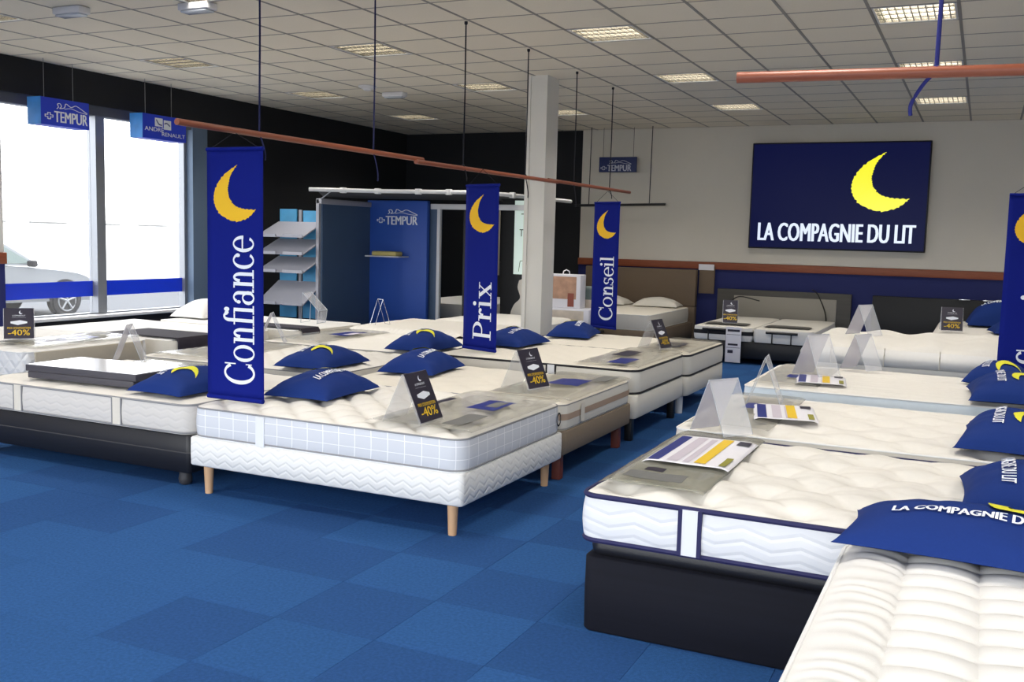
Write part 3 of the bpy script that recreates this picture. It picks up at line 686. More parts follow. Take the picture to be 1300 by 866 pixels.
# ------------------------------------------------------------------ navy brand pillows
def brand_pillow(label, loc, rz, w=.66, d=.46, H=.13, kind='text', seed=0):
    loc = (loc[0], loc[1], loc[2]+.012); H = H*1.05
    t = thing('navy_pillow', label, 'pillow', loc, rz, 'navy shop pillows on the beds')
    pillow_mesh(w, d, H, seed, .011).build('pillow_cover', M_pillow, t)
    def lay(name, sh, mt, x0, y0, sw, sh_, rot=0):
        vs = []
        for p_ in sh[0]:
            x, y = x0+p_[0]*sw, y0+p_[1]*sh_
            u = max(-.98, min(.98, x/(w/2))); v = max(-.98, min(.98, y/(d/2)))
            for _ in range(3):
                u = max(-.98, min(.98, x/(w/2*(1-.07*(1-v*v))))); v = max(-.98, min(.98, y/(d/2*(1-.1*(1-u*u)))))
            e = min(1-abs(u), 1-abs(v))
            vs.append((x, y, .012+pillow_z(u, v, H)+.011*noise.noise((x*11+seed, y*11, seed))*min(1, e*5)+.008+(p_[2] if len(p_) > 2 else 0)))
        MB().add(vs, sh[1]).build(name, mt, t, fix=False)
    lay('lettering', text2d('LA COMPAGNIE DU LIT', .028), M_wht, -w*.3, -.095, w*.62, .05)
    if kind != 'textonly': lay('moon_print', MOON, M_moonp, w*.04, -.01, .17, .17)
    return t
brand_pillow('navy pillow with white lettering lying on the checked mattress', (-3.72, 5.1, .545), R(94), H=.13, seed=1)
brand_pillow('navy pillow with yellow moon beside the grey sample slab', (-4.6, 4.87, .52), R(-92), H=.13, seed=2)
brand_pillow('navy pillow with yellow moon on the diamond-quilted mattress', (-4.53, 6.2, .545), R(-87), H=.13, seed=3)
brand_pillow('navy pillow with white lettering on the brown-banded mattress', (-3.85, 6.55, .52), R(96), H=.14, seed=4)
brand_pillow('navy pillow with yellow moon on the plain cream mattress', (-4.45, 7.6, .55), R(-88), H=.15, seed=5)
brand_pillow('navy pillow with white lettering on the black-piped mattress with straps', (-3.86, 8.2, .58), R(88), H=.13, seed=6)
brand_pillow('navy pillow at the head of the white-legged bed by the column', (-3.8, 9.55, .555), R(100), H=.13, seed=7)
brand_pillow('long navy pillow with white lettering across two mattresses at the front', (.03, 3.47, .592), R(-4), .8, .46, .12, seed=8)
brand_pillow('navy pillow on the navy-piped wave-stitched mattress', (.21, 4.2, .59), R(-90), .66, .48, .14, seed=9)
brand_pillow('navy pillow on the cream tufted mattress', (.2, 5.42, .605), R(-94), .7, .5, .15, seed=10)
brand_pillow('navy pillow on the striped-top mattress with pale blue sides', (.22, 7.15, .6), R(-88), .7, .52, .15, seed=11)
brand_pillow('navy pillow beside the puffy tufted mattress', (.16, 7.95, .6), R(-100), .5, .42, .14, seed=12)
brand_pillow('navy pillow leaning by the black headboard', (.25, 13.9, .6), R(4), .8, .5, .3, seed=13)
brand_pillow('navy pillow on the mattress before the black headboard', (.45, 12.9, .59), R(10), .66, .46, .16, seed=14)
# ------------------------------------------------------------------ hanging banners, bars and cords
def banner(word, label, loc, rz, top, bot, w=.42, tl=.88, tcap=.22):
    """cloth banner hanging in its local XZ plane, front towards -Y"""
    H = top-bot; t = thing('hanging_banner', label, 'banner', loc, rz)
    def f(u, v): return (u-.5)*w*(1-.01*math.sin(math.pi*v)), .012*math.sin(2.2*v+1)*(u-.3)*(1-v), bot+v*H
    c = MB().grid(f, 10, 30).build('banner_cloth', M_banner, t)
    sm = c.modifiers.new('thickness', 'SOLIDIFY'); sm.thickness = .003; sm.offset = 0
    MB().tube([(-w/2, 0, top), (w/2, 0, top)], .012, 10).build('top_rod', M_banner, t)
    MB().tube([(-w/2, 0, bot), (w/2, 0, bot)], .014, 10).build('bottom_rod', M_banner, t)
    MB().tube([(-w/2+.02, 0, top), (0, 0, 2.135), (w/2-.02, 0, top)], .0022, 5).build('hanging_string', M_cordk, t)
    def y_at(x, z): v = (z-bot)/H; u = x/w+.5; return .012*math.sin(2.2*v+1)*(u-.3)*(1-v)-.004
    def lay(name, sh, mt): MB().add([(p[0], y_at(p[0], p[1])-(p[2] if len(p) > 2 else 0), p[1]) for p in sh[0]], sh[1]).build(name, mt, t, fix=False)
    mw = w*.76; lay('moon_emblem', fit(MOON, -w*.38, bot+H*.715, mw, mw*1.03), M_moon)
    v, fc = serif2d(word); s = tcap/.7
    lay('lettering', ([(w*.34-p[1]*s, bot+H*.06+p[0]*tl, p[2]) for p in v], fc), M_wht)
    return t
banner('Confiance', 'blue banner reading Confiance above the checked mattress', (-4.0, 4.6, 0), R(0), 2.04, .562, .42, .885)
banner('Prix', 'blue banner reading Prix above the black-piped mattress', (-3.88, 7.55, 0), R(-20), 2.0, .602, .41, .5)
banner('Conseil', 'blue banner reading Conseil beside the column', (-4.03, 11.05, 0), R(-25), 2.0, .53, .42, .76)
banner('Service', 'blue banner reading Service on the right-hand bed row', (.355, 8.5, 0), R(0), 1.99, .615, .42, .8)
# bars: three lengths tied end to end over the middle island, one across the right-hand beds
for k, (ya, yb, za, zb, dx) in enumerate(((4.14, 6.75, 2.145, 2.15, 0), (6.6, 9.4, 2.125, 2.14, .03), (9.22, 11.75, 2.15, 2.155, 0))):
    b = MB().tube([(-4+dx, ya, za), (-4+dx, yb, zb)], .0185, 14).build('wooden_bar', M_barwood)
    tag(b, ('round wooden bar holding the Confiance banner', 'round wooden bar holding the Prix banner', 'round wooden bar holding the Conseil banner')[k], 'bar')
tag(MB().tube([(-.83, 3.56, 2.15), (1.6, 3.8, 2.15)], .0195, 16).build('wooden_bar', M_barwood2), 'round wooden bar hanging crosswise over the navy-piped mattress', 'bar')
tag(MB().tube([(.34, 8.5, 2.15), (2.4, 8.5, 2.15)], .0185, 14).build('wooden_bar', M_barwood2), 'round wooden bar holding the Service banner', 'bar')
def cord(x, y, zb, lab, r=.006, mt=None, tail=(.0, .04, .2), grp='cords between ceiling and wooden bars'):
    t = thing('rope', lab, 'rope', (x, y, zb), 0, grp)
    MB().tube([(0, 0, ZC-zb), (0.004, 0, (ZC-zb)/2), (0, 0, 0)], r, 7).build('cord_line', mt or M_cord, t)
    MB().lathe([(.004, ZC-zb-.03), (.014, ZC-zb-.02), (.014, ZC-zb)], n=10).build('ceiling_hook', M_cordk, t)
    MB().lathe([(r*1.2, -.035), (r*2.2, -.025), (r*2.2, -.01), (r*1.2, 0)], n=10).build('knot', mt or M_cord, t)
    if tail[2]: MB().tube(catmull([(0, 0, -.02), (tail[0]*.5, tail[1]*.5, -tail[2]*.35), (tail[0], tail[1], -tail[2]*.75), (tail[0], tail[1], -tail[2])], 5), r*.9, 6).build('cord_tail', mt or M_cord, t)
L = 'dark blue cord holding up the wooden bars of the three banners'
for y, tz in ((4.82, .17), (6.06, .22), (7.36, .14), (8.6, .22), (9.9, .26), (11.02, .12)): cord(-4.0 if not 6.7 < y < 9.2 else -3.97, y, 2.165, L, .006, M_cordk if y > 7 else M_cord, (.02, .03, tz))
cord(-.185, 3.625, 2.17, 'thick blue knotted cord holding the crosswise bar', .0075, mat('bright_blue_cord', '#20246e', .8), (-.07, 0, .16))
cord(1.1, 8.5, 2.17, 'blue cord holding the bar of the Service banner', tail=(0, 0, .1))
# ------------------------------------------------------------------ window signs, wall screen, hanging sign
def win_sign(y0, y1, kind, lab):
    t = thing('hanging_box_sign', lab, 'sign', (-9.1, (y0+y1)/2, 2.62)); h = (y1-y0)/2
    MB().box(-.1, .1, -h, h, 0, .285).build('box_body', mat('royal_blue_sign', '#1e3cc8', .5), t)
    MB().box(-.1, .1, -h-.003, -h, 0, .285).build('photo_side', mat('bright_blue_side_photo', '#3f8fe0', .5, nscale=6, namt=.4), t)
    for yy in (-h*.6, h*.6): MB().tube([(0, yy, .285), (0, yy, ZC-2.62)], .003, 5).build('wire', M_pgrey, t)
    if kind == 'T': put('brand_lettering', fit((brand2d()), -h*.82, .02, h*1.75, .36), M_wht, t, (.1, 0, 0), (0, 1, 0), (0, 0, 1), .002)
    else:
        put('square_emblem', merge(rect2d(-.16, .15, -.035, .25), rect2d(-.02, .125, .1, .235)), M_wht, t, (.1, 0, 0), (0, 1, 0), (0, 0, 1), .002)
        put('emblem_line', merge(stroke2d(catmull([(-.14, .23), (-.1, .18), (-.05, .17)], 5), .014), stroke2d(catmull([(-.01, .19), (.03, .2), (.08, .17)], 5), .014)), M_inknavy, t, (.1, 0, 0), (0, 1, 0), (0, 0, 1), .004)
        put('brand_lettering', merge(fit(text2d('ANDRÉ', .005), -h+.03, .09, .3, .06), fit(text2d('RENAULT', .005), -.05, .045, .38, .045)), M_wht, t, (.1, 0, 0), (0, 1, 0), (0, 0, 1), .002)
win_sign(7.38, 8.0, 'T', 'blue box sign reading TEMPUR hung in the window')
win_sign(8.77, 9.47, 'A', 'blue box sign reading ANDRÉ RENAULT hung in the window')
t = thing('wall_screen', 'large dark wall screen showing a yellow moon and LA COMPAGNIE DU LIT', 'screen', (-1.985, 15.1, 1.5))
MB().rbox(-1.235, 1.235, -.05, .05, 0, 1.555, .008).build('screen_body', M_bezel, t)
MB().box(-1.215, 1.215, -.053, -.05, .02, 1.535).build('display', M_screen, t)
put('moon_emblem', fit(MOON, .19, .57, .80, .83), M_screeny, t, (0, -.053, 0), (1, 0, 0), (0, 0, 1), .002)
put('lettering', fit(text2d('LA COMPAGNIE DU LIT', .028), -1.1, .12, 2.2, .265), M_screenw, t, (0, -.053, 0), (1, 0, 0), (0, 0, 1), .002)
t = thing('hanging_sign', 'dark blue TEMPUR sign hanging high before the pale back wall', 'sign', (-5.3, 14.95, 2.63))
MB().rbox(-.31, .31, -.015, .015, 0, .235, .004).build('sign_board', mat('dark_blue_sign', '#1a2a60', .5), t)
put('brand_lettering', fit(brand2d(), -.27, .0, .5, .3), mat('grey_white_print', '#b8bccc', .6), t, (0, -.0155, 0), (1, 0, 0), (0, 0, 1), .002)
for x in (-.25, .25): MB().tube([(x, 0, .235), (x, 0, ZC-2.63)], .003, 5).build('wire', M_cordk, t)
t = thing('hanging_rod', 'thin black rod slung on two cords before the back wall', 'rod', (-5.25, 14.85, 2.1))
MB().tube([(-.72, 0, 0), (.78, 0, .03)], .02, 8).build('rod', M_blk, t)
for x, tz in ((-.48, 0), (.52, .02)):
    MB().tube([(x, 0, tz), (x+.01, 0, ZC-2.1)], .007, 6).build('cord', M_cordk, t)
# ------------------------------------------------------------------ display booth at the back left
t = thing('display_booth', 'blue display booth with white canopy rail beside the dark wall', 'booth', (-7.0, 12.0, 0))
ax, ay = 7.0, -12.0
MB().box(-8.0+ax, -7.95+ax, 10.85+ay, 12.1+ay, 0, 1.98).build('side_panel', M_teal, t)
MB().box(-8.02+ax, -7.975+ax, 10.8+ay, 10.85+ay, 0, 2.0).build('post', M_greym, t)
MB().rbox(-8.02+ax, -7.93+ax, 10.8+ay, 12.1+ay, 1.94, 2.01, .006).build('header', M_greym, t)
MB().box(-8.0+ax, -6.86+ax, 12.08+ay, 12.14+ay, 0, 2.0).build('back_panel', M_teal, t)
MB().rbox(-7.0+ax, -5.5+ax, 12.05+ay, 12.11+ay, 1.925, 2.0, .006).build('header', M_whm, t)
MB().box(-6.88+ax, -6.835+ax, 12.03+ay, 12.08+ay, 0, 1.93).build('post', M_whm, t)
MB().box(-6.5+ax, -6.1+ax, 12.1+ay, 12.13+ay, .1, 2.0).build('dark_panel', M_blackhb, t)
MB().box(-6.86+ax, -6.5+ax, 13.2+ay, 13.25+ay, 1.0, 2.0).build('grey_panel', M_greypad, t)
bp = MB().rbox(-8.0+ax, -7.01+ax, 11.98+ay, 12.06+ay, 0, 2.04, .01).build('brand_panel', M_tblue, t)
put('brand_lettering', fit(brand2d(), -7.82+ax, 1.68, .66, .38), M_wht, bp, (0, 11.979+ay, 0), (1, 0, 0), (0, 0, 1), .002)
rail = MB().tube([(-7.72+ax, 10.25+ay, 2.1), (-7.0+ax, 10.62+ay, 2.1), (-5.75+ax, 10.8+ay, 2.1), (-5.5+ax, 11.3+ay, 2.1), (-5.47+ax, 12+ay, 2.1), (-5.43+ax, 13.35+ay, 2.1)], .026, 10).build('canopy_rail', M_whm, t)
for x, y in ((-7.35, 10.46), (-6.95, 10.64), (-6.4, 10.71), (-6.0, 10.77), (-5.48, 11.5), (-5.45, 12.6)): MB().rbox(x+ax-.035, x+ax+.035, y+ay-.03, y+ay+.03, 2.065, 2.135, .006).build('rail_clamp', M_whm, rail)
MB().tube([(-7.5+ax, 10.4+ay, 2.08), (-7.97+ax, 10.83+ay, 2.0)], .008, 6).build('stay', M_greym, t)
MB().add([(-7.65+ax, 10.32+ay, 2.09), (-7.0+ax, 10.64+ay, 2.09), (-5.75+ax, 10.82+ay, 2.09), (-5.48+ax, 13.3+ay, 2.09), (-8+ax, 12.1+ay, 2.06), (-7.98+ax, 10.9+ay, 2.04)], [(0, 1, 2, 3, 4, 5)]).add([(-7.65+ax, 10.32+ay, 2.1), (-7.0+ax, 10.64+ay, 2.1), (-5.75+ax, 10.82+ay, 2.1), (-5.48+ax, 13.3+ay, 2.1), (-8+ax, 12.1+ay, 2.07), (-7.98+ax, 10.9+ay, 2.05)], [(0, 1, 2, 3, 4, 5)]).build('canopy_cloth', M_canopy, t)
sh = MB().box(-7.86+ax, -7.3+ax, 11.72+ay, 11.98+ay, 1.245, 1.262).build('shelf', M_whm, t)
tag(MB().rbox(-7.78, -7.38, 11.76, 11.95, 1.262, 1.325, .02, 3).build('foam_sample', mat('pale_yellow_foam', '#cfc07c', .9)), 'pale yellow foam block lying on the booth shelf', 'foam block')
t = thing('lit_display', 'black display tower with backlit TEMPUR panel and pillow shape', 'display', (-5.67, 12.42, 0))
MB().box(-.4, .25, 0, .15, 0, 2.12).build('tower', M_blackhb, t)
MB().box(-.2, .2, -.012, 0, 1.06, 2.07).build('lit_panel', M_mint, t)
put('brand_lettering', fit(text2d('TEMPUR', .012), -.12, 1.58, .36, .1), M_blk, t, (0, -.012, 0), (1, 0, 0), (0, 0, 1), .002)
for sh_ in (rect2d(-.1, 1.88, .12, 1.895), rect2d(-.1, 1.24, .12, 1.25), stroke2d([(-.1, 1.24), (-.12, 1.1)], .01)): put('print_line', sh_, M_inkgrey, t, (0, -.012, 0), (1, 0, 0), (0, 0, 1), .002)
prof = catmull([(-.08, .98), (.05, 1.02), (.1, .9), (.08, .7), (.1, .55), (.04, .42), (-.12, .42), (-.2, .5), (-.15, .64), (-.06, .74), (-.1, .88), (-.08, .98)], 5)[:-1]
MB().prism(prof, 'y', -.07, -.005).build('pillow_shape', M_offw, t)
# product packs stacked behind the column
t = thing('product_pack', 'pillow pack with warm printed photo on top of the stack', 'package', (-5.05, 12.42, .64))
MB().rbox(-.28, .22, -.1, .1, 0, .45, .01).build('box', M_paper, t)
put('photo_print', rect2d(-.25, .12, .16, .42), M_skin, t, (0, -.1, 0), (1, 0, 0), (0, 0, 1), .002); put('red_print', rect2d(.04, .02, .13, .2), mat('brick_red_print', '#8c4636', .6), t, (0, -.1, 0), (1, 0, 0), (0, 0, 1), .004)
MB().tube([(-.08, 0, .45), (-.07, 0, .49), (-.03, 0, .51), (.01, 0, .49), (.02, 0, .45)], .008, 6).build('handle', M_paper, t)
t = thing('product_pack', 'pillow pack with pale printed photo at the stack bottom', 'package', (-5.0, 12.42, .33))
MB().rbox(-.3, .32, -.14, .14, 0, .31, .02).build('box', M_paper, t); put('photo_print', rect2d(-.27, .02, .24, .28), M_photo, t, (0, -.14, 0), (1, 0, 0), (0, 0, 1), .002)
t = thing('product_table', 'low dark table under the stacked pillow packs', 'table', (-5.0, 12.42, 0))
MB().rbox(-.36, .36, -.16, .36, .29, .33, .006).build('table_top', M_leather, t)
for sx in (-.3, .3):
    for sy in (-.12, .32): MB().box(sx-.025, sx+.025, sy-.025, sy+.025, 0, .29).build('leg', M_leather, t)
t = thing('product_pack', 'grey green cushion pack beside the stacked packs', 'package', (-4.85, 12.66, .33)); MB().rbox(-.12, .19, -.08, .08, 0, .6, .05, 3).build('cushion', mat('grey_green_cushion', '#6d7a78', .8), t); MB().box(-.02, .1, -.084, -.08, .3, .42).build('label', M_photo, t)
# brochure rack
t = thing('brochure_rack', 'brochure rack with cyan photo panels and four grey sloped shelves', 'rack', (-8.35, 10.9, 0))
MB().box(-.36, -.08, .02, .04, .4, 1.87).build('photo_panel', M_cyan, t); MB().box(.03, .38, .02, .04, .4, 1.85).build('photo_panel', M_cyan, t)
MB().tube([(-.02, .03, 0), (-.02, .03, 1.86)], .025, 10).build('pole', M_greym, t); MB().lathe([(.2, 0), (.2, .015), (.03, .03)], -.02, .03, 20).build('foot', M_greym, t)
for z in (1.5, 1.27, 1.03, .6):
    a = .3 if z < .9 else .2
    s = MB().add([(-.38, .02, z+a), (.36, .02, z+a), (.27, -.3, z), (-.5, -.3, z), (-.38, .03, z+a-.012), (.36, .03, z+a-.012), (.27, -.29, z-.012), (-.5, -.29, z-.012)],
        [(0, 1, 2, 3), (4, 7, 6, 5), (0, 4, 5, 1), (1, 5, 6, 2), (2, 6, 7, 3), (3, 7, 4, 0)]).build('sloped_shelf', M_greym, t)
    for xa, xb in ((-.5, -.17), (-.05, .27)): MB().box(xa, xb, -.315, -.3, z-.01, z+.03).build('shelf_lip', M_greym, s)
# ------------------------------------------------------------------ price signs, stands, sheets, leaflets on the beds
def price_sign(loc, rz, lab, h=.29, w=.245, tilt=24):
    """tent-shaped clear holder; the card faces local +X"""
    t = thing('price_sign', lab, 'sign', (loc[0], loc[1], loc[2]+.018), rz)
    a = R(tilt); s, c = math.sin(a), math.cos(a)
    top = Vector((-h*s, 0, h*c))
    def leg(name, foot, mt, th=.003):
        d = foot-top; nrm = Vector((0, 1, 0)).cross(d).normalized()*th
        q = [top+Vector((0, -w/2, 0)), top+Vector((0, w/2, 0)), foot+Vector((0, w/2, 0)), foot+Vector((0, -w/2, 0))]
        return MB().add(q+[p+nrm for p in q], [(0, 1, 2, 3), (7, 6, 5, 4), (0, 4, 5, 1), (1, 5, 6, 2), (2, 6, 7, 3), (3, 7, 4, 0)]).build(name, mt, t)
    hol = leg('front_pane', Vector((0, 0, .001)), M_acry); leg('rear_pane', Vector((-2*h*s, 0, .001)), M_acry)
    V = (top-Vector((0, 0, 0))).normalized(); U = Vector((0, 1, 0)); O = Vector((0, 0, .004))+V*.008
    N = U.cross(V).normalized(); cw, chh = w/2-.006, h-.012
    q = [O-U*cw, O+U*cw, O+U*cw+V*chh, O-U*cw+V*chh]
    cd = MB().add([p+N*.004 for p in q]+[p+N*.006 for p in q], [(0, 1, 2, 3), (7, 6, 5, 4), (0, 4, 5, 1), (1, 5, 6, 2), (2, 6, 7, 3), (3, 7, 4, 0)]).build('printed_card', M_card, t)
    k = chh
    put('white_print', merge(fit(MOON, .0, k*.8, .03, .035), fit(text2d('LA COMPAGNIE DU LIT', .006), -.05, k*.73, .1, .012), rect2d(-.055, k*.68, .055, k*.683),
        ([(-.065, k*.5), (-.01, k*.44), (.065, k*.5), (.065, k*.55), (.01, k*.6), (-.065, k*.555)], [(0, 1, 2, 3, 4, 5)])), M_wht, cd, O+N*.006, U, V)
    put('yellow_print', merge(fit(text2d("PRIX D'EXPOSITION", .006), -.09, k*.31, .18, .019), fit(text2d('-40%', .004), -.085, k*.1, .17, .052)), M_yel, cd, O+N*.006, U, V)
    return t
price_sign((-2.64, 4.6, .54), R(0), 'minus 40 percent price sign standing on the checked mattress')
price_sign((-2.68, 6.13, .523), R(-12), 'minus 40 percent price sign standing on the brown-banded mattress')
price_sign((-2.6, 8.86, .557), R(-8), 'minus 40 percent price sign standing on the white-legged bed')
price_sign((-7.48, 5.86, .555), R(-40), 'minus 40 percent price sign on the diamond-quilted window mattress')
price_sign((-3.0, 13.15, .482), R(-75), 'minus 40 percent price sign on the adjustable bed', .33, .2)
price_sign((-.28, 12.55, .592), R(-85), 'minus 40 percent price sign on the bed before the black headboard', .3, .24)
def tent(loc, rz, lab, h=.28, w=.2, half=.1, mt=None, mt2=None, wire=False):
    """empty tent-shaped leaflet stand; ridge runs along local Y"""
    t = thing('leaflet_stand', lab, 'stand', (loc[0], loc[1], loc[2]+.018), rz)
    for k, sg in enumerate((-1, 1)):
        q = [Vector((0, -w/2, h)), Vector((0, w/2, h)), Vector((sg*half, w/2, .001)), Vector((sg*half, -w/2, .001))]
        n_ = Vector((sg, 0, half/h)).normalized()*.003
        if wire: MB().tube(q, .0028, 6, True).build('wire_frame', M_chrome, t)
        else:
            p = MB().add(q+[a-n_ for a in q], [(0, 1, 2, 3), (7, 6, 5, 4), (0, 4, 5, 1), (1, 5, 6, 2), (2, 6, 7, 3), (3, 7, 4, 0)]).build('pane', (mt2 if k and mt2 else mt) or M_acry, t)
            MB().tube(q, .0018, 5, True).build('pane_edge', M_acrye, p)
    return t
tent((-5.93, 5.62, .525), R(28), 'frosted tent stand behind the grey sample slab', .28, .14, .11, M_frost, M_acry)
tent((-5.75, 7.1, .55), R(28), 'frosted tent stand on the diamond-quilted mattress', .27, .14, .12, M_frost, M_acry)
tent((-1.14, 4.92, .6), R(-32), 'white tent stand on the navy-piped mattress', .27, .2, .12, M_frost, M_acry)
tent((-1.13, 5.97, .605), R(5), 'clear tent stand seen edge-on on the cream tufted mattress', .28, .2, .1)
tent((-1.05, 7.45, .605), R(-35), 'white tent stand on the striped-top mattress', .3, .22, .13, M_frost, M_acry)
tent((-.8, 8.05, .605), R(-30), 'clear tent stand before the puffy tufted mattress', .27, .2, .12, M_frost, M_acry)
tent((-.92, 9.3, .765), R(-30), 'white tent stand on the puffy tufted mattress', .27, .2, .12, M_frost, M_acry)
tent((-5.83, 9.0, .58), R(60), 'thin wire tent stand on the ribbed mattress', .27, .12, .09, None, None, True)
def holder(loc, rz, lab):
    """bent clear sheet: sloping top plate on a low front"""
    t = thing('acrylic_holder', lab, 'stand', loc, rz)
    prof = [(0, 0), (.02, .14), (-.18, .34)]; w = .11
    for a, b in zip(prof, prof[1:]):
        q = [Vector((a[0], -w, a[1])), Vector((a[0], w, a[1])), Vector((b[0], w, b[1])), Vector((b[0], -w, b[1]))]
        n_ = Vector((.003, 0, .002))
        p = MB().add(q+[x-n_ for x in q], [(0, 1, 2, 3), (7, 6, 5, 4), (0, 4, 5, 1), (1, 5, 6, 2), (2, 6, 7, 3), (3, 7, 4, 0)]).build('plate', M_acry, t)
        MB().tube(q, .004, 5, True).build('plate_edge', M_acrye, p)
    q = [Vector((-.18, -w, .34)), Vector((-.18, w, .34)), Vector((-.2, w, .001)), Vector((-.2, -w, .001))]
    MB().tube(q, .004, 5, True).build('rear_leg', M_acrye, t)
holder((-7.0, 8.0, .555), R(10), 'clear sloping holder on the draped bed below the window'); holder((-6.75, 9.2, .545), R(10), 'clear sloping holder on the draped bed near the brochure rack'); holder((-7.6, 8.95, .545), R(10), 'clear sloping holder beside the white window pillow')
def sheet(loc, w, d, rz, lab, mt=None, prints=(), amp=.004, over=0, name='cover_sheet', cat='sheet'):
    """thin wavy plastic or paper sheet lying on a mattress; prints are (x0,y0,x1,y1,mat)"""
    t = thing(name, lab, cat, loc, rz)
    def z(x, y): return .012+amp*(noise.noise((x*7+loc[0], y*7, loc[1]))+.6*noise.noise((x*16, y*16+loc[1], 3)))
    def f(u, v): x, y = (u-.5)*w, (v-.5)*d; return x, y, z(x, y)-.012*(max(0, abs(2*u-1)-.75)/.25)**2
    o = MB().grid(f, 22, 30).build('sheet_film', mt or M_film2, t); o.modifiers.new('th', 'SOLIDIFY').thickness = .0012
    for k, (x0, y0, x1, y1, pm) in enumerate(prints):
        MB().grid(lambda u, v: (x0+(x1-x0)*u, y0+(y1-y0)*v, z(x0+(x1-x0)*u, y0+(y1-y0)*v)+.0012+.0004*k), 8, 8).build('print', pm, t)
    return t
lab_ = ((.02, -.1, .17, .22, M_inknavy), (-.14, .3, .0, .5, M_inkgrey), (-.2, -.5, -.06, -.3, M_inkgrey))
sheet((-2.66, 5.08, .556), .66, 1.22, 0, 'clear plastic cover with blue label on the checked mattress foot', prints=((-.02, -.02, .16, .3, M_inknavy), (.05, .08, .13, .26, M_inkgrey), (-.27, .0, -.22, .25, M_card), (.1, -.52, .22, -.2, M_inkgrey)))
sheet((-2.66, 6.48, .528), .62, 1.22, 0, 'clear plastic cover on the brown-banded mattress foot', prints=((-.1, -.05, .14, .25, M_inknavy), (.12, .25, .24, .55, M_inkgrey)))
sheet((-2.63, 7.93, .588), .54, 1.26, 0, 'clear plastic cover on the strapped black-piped mattress foot', prints=((-.02, -.55, .14, -.2, M_inknavy), (-.16, -.05, .0, .35, M_card)))
sheet((-2.63, 9.4, .563), .54, 1.2, 0, 'clear plastic cover on the white-legged bed foot', prints=((-.15, -.3, .08, .1, M_card), (-.1, -.24, .04, .04, M_film2)))
sheet((-5.75, 6.55, .556), .6, 1.2, 0, 'glossy plastic cover on the diamond-quilted mattress foot', prints=lab_[:1])
sheet((-5.75, 8.0, .56), .6, 1.2, 0, 'glossy plastic cover on the plain cream mattress foot', prints=((.0, -.05, .2, .35, M_inknavy), (.1, .05, .2, .25, M_pinkgrey)))
sheet((-5.55, 5.48, .528), .8, .6, 0, 'glossy plastic cover on the black-based mattress', prints=((.1, -.1, .3, .05, M_inkgrey),))
sheet((-7.3, 6.2, .565), .6, 1.15, 0, 'glossy plastic cover on the diamond-quilted window mattress', prints=lab_)
sheet((-1.13, 4.3, .597), .43, 1.2, 0, 'grey plastic cover on the navy-piped mattress foot', mt=mat('grey_cover_film', '#a6a596', .12, alpha=.55, nscale=5, namt=.3), prints=((-.15, -.5, .1, -.38, M_inkgrey), (-.1, -.36, -.02, -.3, M_card)), amp=.005)
sheet((-1.16, 5.7, .61), .44, 1.2, 0, 'clear plastic cover on the cream tufted mattress foot', prints=((-.05, -.0, .1, .2, M_inknavy),))
sheet((-1.18, 7.5, .608), .44, 1.15, 0, 'clear plastic cover on the striped-top mattress foot', prints=((-.05, -.25, .16, -.1, M_inknavy),))
def leaflet(loc, rz, lab, w=.38, d=.62):
    a = ((-w/2+.02, -d/2+.02, -w/2+.07, d/2-.03, M_inknavy), (-w/2+.1, -d/2+.03, -w/2+.15, d/2-.03, M_pinkgrey), (-w/2+.17, -d/2+.03, -w/2+.2, d/2-.05, M_pinkgrey),
         (w/2-.16, -d/2+.04, w/2-.11, d/2-.02, M_yel), (w/2-.05, -d/2+.03, w/2-.02, -d/2+.2, mat('olive_print', '#8f8b2e', .6)), (w/2-.08, d/2-.12, w/2-.02, d/2-.03, M_card))
    sheet(loc, w, d, rz, lab, M_paper, a, .0015, name='price_leaflet', cat='leaflet')
leaflet((-1.1, 4.4, .61), R(0), 'white price leaflet with navy and yellow stripes on the navy-piped mattress')
leaflet((-.95, 5.62, .622), R(12), 'white price leaflet with yellow stripe on the cream tufted mattress', .34, .5)
leaflet((-.98, 7.2, .616), R(8), 'white price leaflet with yellow stripe on the striped-top mattress', .34, .45)
for xc, nm in ((-3.05, 'dark protective mat on the black-banded mattress'), (-2.25, 'dark protective mat on the plain-sided adjustable mattress')):
    sheet((xc, 13.2, .486), .58, .3, 0, nm, mat('dark_mat_film', '#55524c', .5), (), .001, name='protective_mat', cat='mat')
t = thing('price_list', 'long white price list hanging from the adjustable bed foot', 'leaflet', (-2.87, 12.82, .02))
MB().box(-.1, .1, -.004, 0, 0, .46).build('paper', M_paper, t)
put('black_print', merge(rect2d(-.08, .4, .08, .43), rect2d(-.09, .36, .09, .365), rect2d(-.07, .22, .06, .245), rect2d(-.07, .12, .0, .16), rect2d(-.09, .19, .09, .195)), M_card, t, (0, -.004, 0), (1, 0, 0), (0, 0, 1), .001)
# grey sample slabs on the black-based bed
for k, (dx, dy, lab) in enumerate(((.03, .03, 'lower grey sample slab lying on the black-based mattress'), (.03, .03, 'upper sample slab with painted white window glare on the black-based mattress'))):
    t = thing('sample_slab', lab, 'slab', (-5.25, 4.85, .535+k*.045), R(3))
    MB().rbox(-.62+dx+.02*(1-k), .34+dx-.02*(1-k), -.24+dy, .24+dy, 0, .044, .004).build('slab_core', M_slab, t)
    if k: MB().box(-.61+dx, .33+dx, -.23+dy, .23+dy, .044, .047).build('slab_top', M_slabt, t)  # thin white sheet carrying the painted window glare over the dark slab
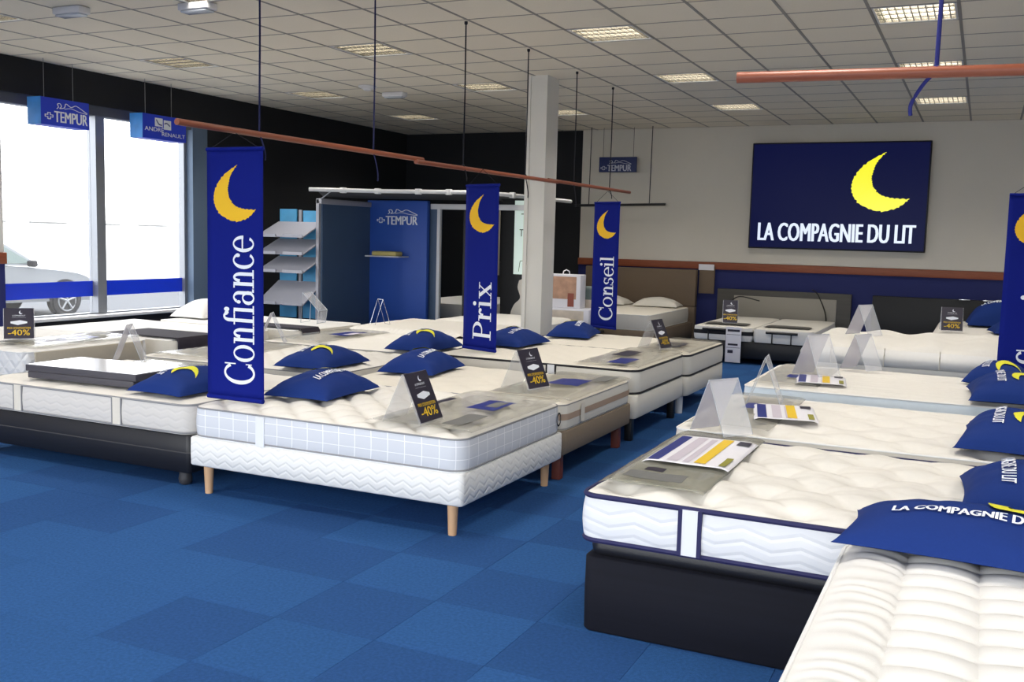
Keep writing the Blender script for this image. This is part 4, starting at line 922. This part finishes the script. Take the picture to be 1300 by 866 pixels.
# ------------------------------------------------------------------ car outside
t = thing('parked_car', 'silver hatchback parked outside beyond the window', 'car', (-17.0, 12.42, -.2))
prof = catmull([(-2.1, .35), (-2.12, .75), (-2.0, 1.0), (-1.2, 1.05), (0, 1.0), (1.0, .93), (1.75, .82), (2.05, .62), (2.08, .3)], 4)
def sec(w): return prof
bd = MB(); nP = len(prof); vs = []
for s, wy in ((-.86, .96), (-.8, 1.0), (.8, 1.0), (.86, .96)):
    vs += [(s, p[0]*wy, p[1]*(.985 if abs(s) > .82 else 1)) for p in prof]
bd.add(vs, [(k*nP+i, k*nP+i+1, (k+1)*nP+i+1, (k+1)*nP+i) for k in range(3) for i in range(nP-1)]+[tuple(range(nP)), tuple(3*nP+i for i in range(nP))], True)
bd.build('body_shell', M_car, t)
rf = [(-1.75, 1.0), (-1.45, 1.38), (-.6, 1.5), (.05, 1.45), (.75, 1.0)]
MB().add([(sx*(.82 if z < 1.1 else .62), y, z) for sx in (-1, 1) for y, z in rf], [(0, 1, 2, 3, 4), (9, 8, 7, 6, 5)]+[(i, i+5, i+6, i+1) for i in range(4)], False).build('cabin_roof', M_car, t)
for y0, y1, ya, yb in ((-.45, -.45, .04, .6), (-1.35, -1.15, -.52, -.52)):
    MB().add([(.812, y0, 1.04), (.812, yb, 1.04), (.672, ya, 1.38), (.655, y1 if y1 != y0 else y0, 1.42)], [(0, 1, 2, 3)]).build('side_window', M_carglass, t)
MB().rbox(.86, 1.02, .42, .55, .98, 1.1, .03).build('wing_mirror', M_tyre, t)
for sy in (-1.3, 1.28):
    for sx in (-.8, .8):
        w = MB(); n = 24
        w.tube([(sx-.1, sy, .31), (sx-.09, sy, .31), (sx+.09, sy, .31), (sx+.1, sy, .31)], [.27, .31, .31, .27], n); wo = w.build('wheel', M_tyre, t)
        e = sx+.102*(1 if sx > 0 else -1)
        rm = MB().tube([(e-.004, sy, .31), (e+.004, sy, .31)], .05, 12).build('hub', M_rim, wo)
        MB().tube([(e, sy+.2*math.cos(6.2832*q/24), .31+.2*math.sin(6.2832*q/24)) for q in range(24)], .014, 6, True).build('rim', M_rim, wo)
        for q in range(5):
            a_ = 1.5708+q*1.25664; ca, sa = math.cos(a_), math.sin(a_)
            MB().tube([(e, sy, .31), (e, sy+.2*ca, .31+.2*sa)], .022, 6).build('spoke', M_rim, wo)
    MB().tube([(.845, sy, .36), (.868, sy, .36)], .37, 28).build('wheel_arch', M_tyre, t)
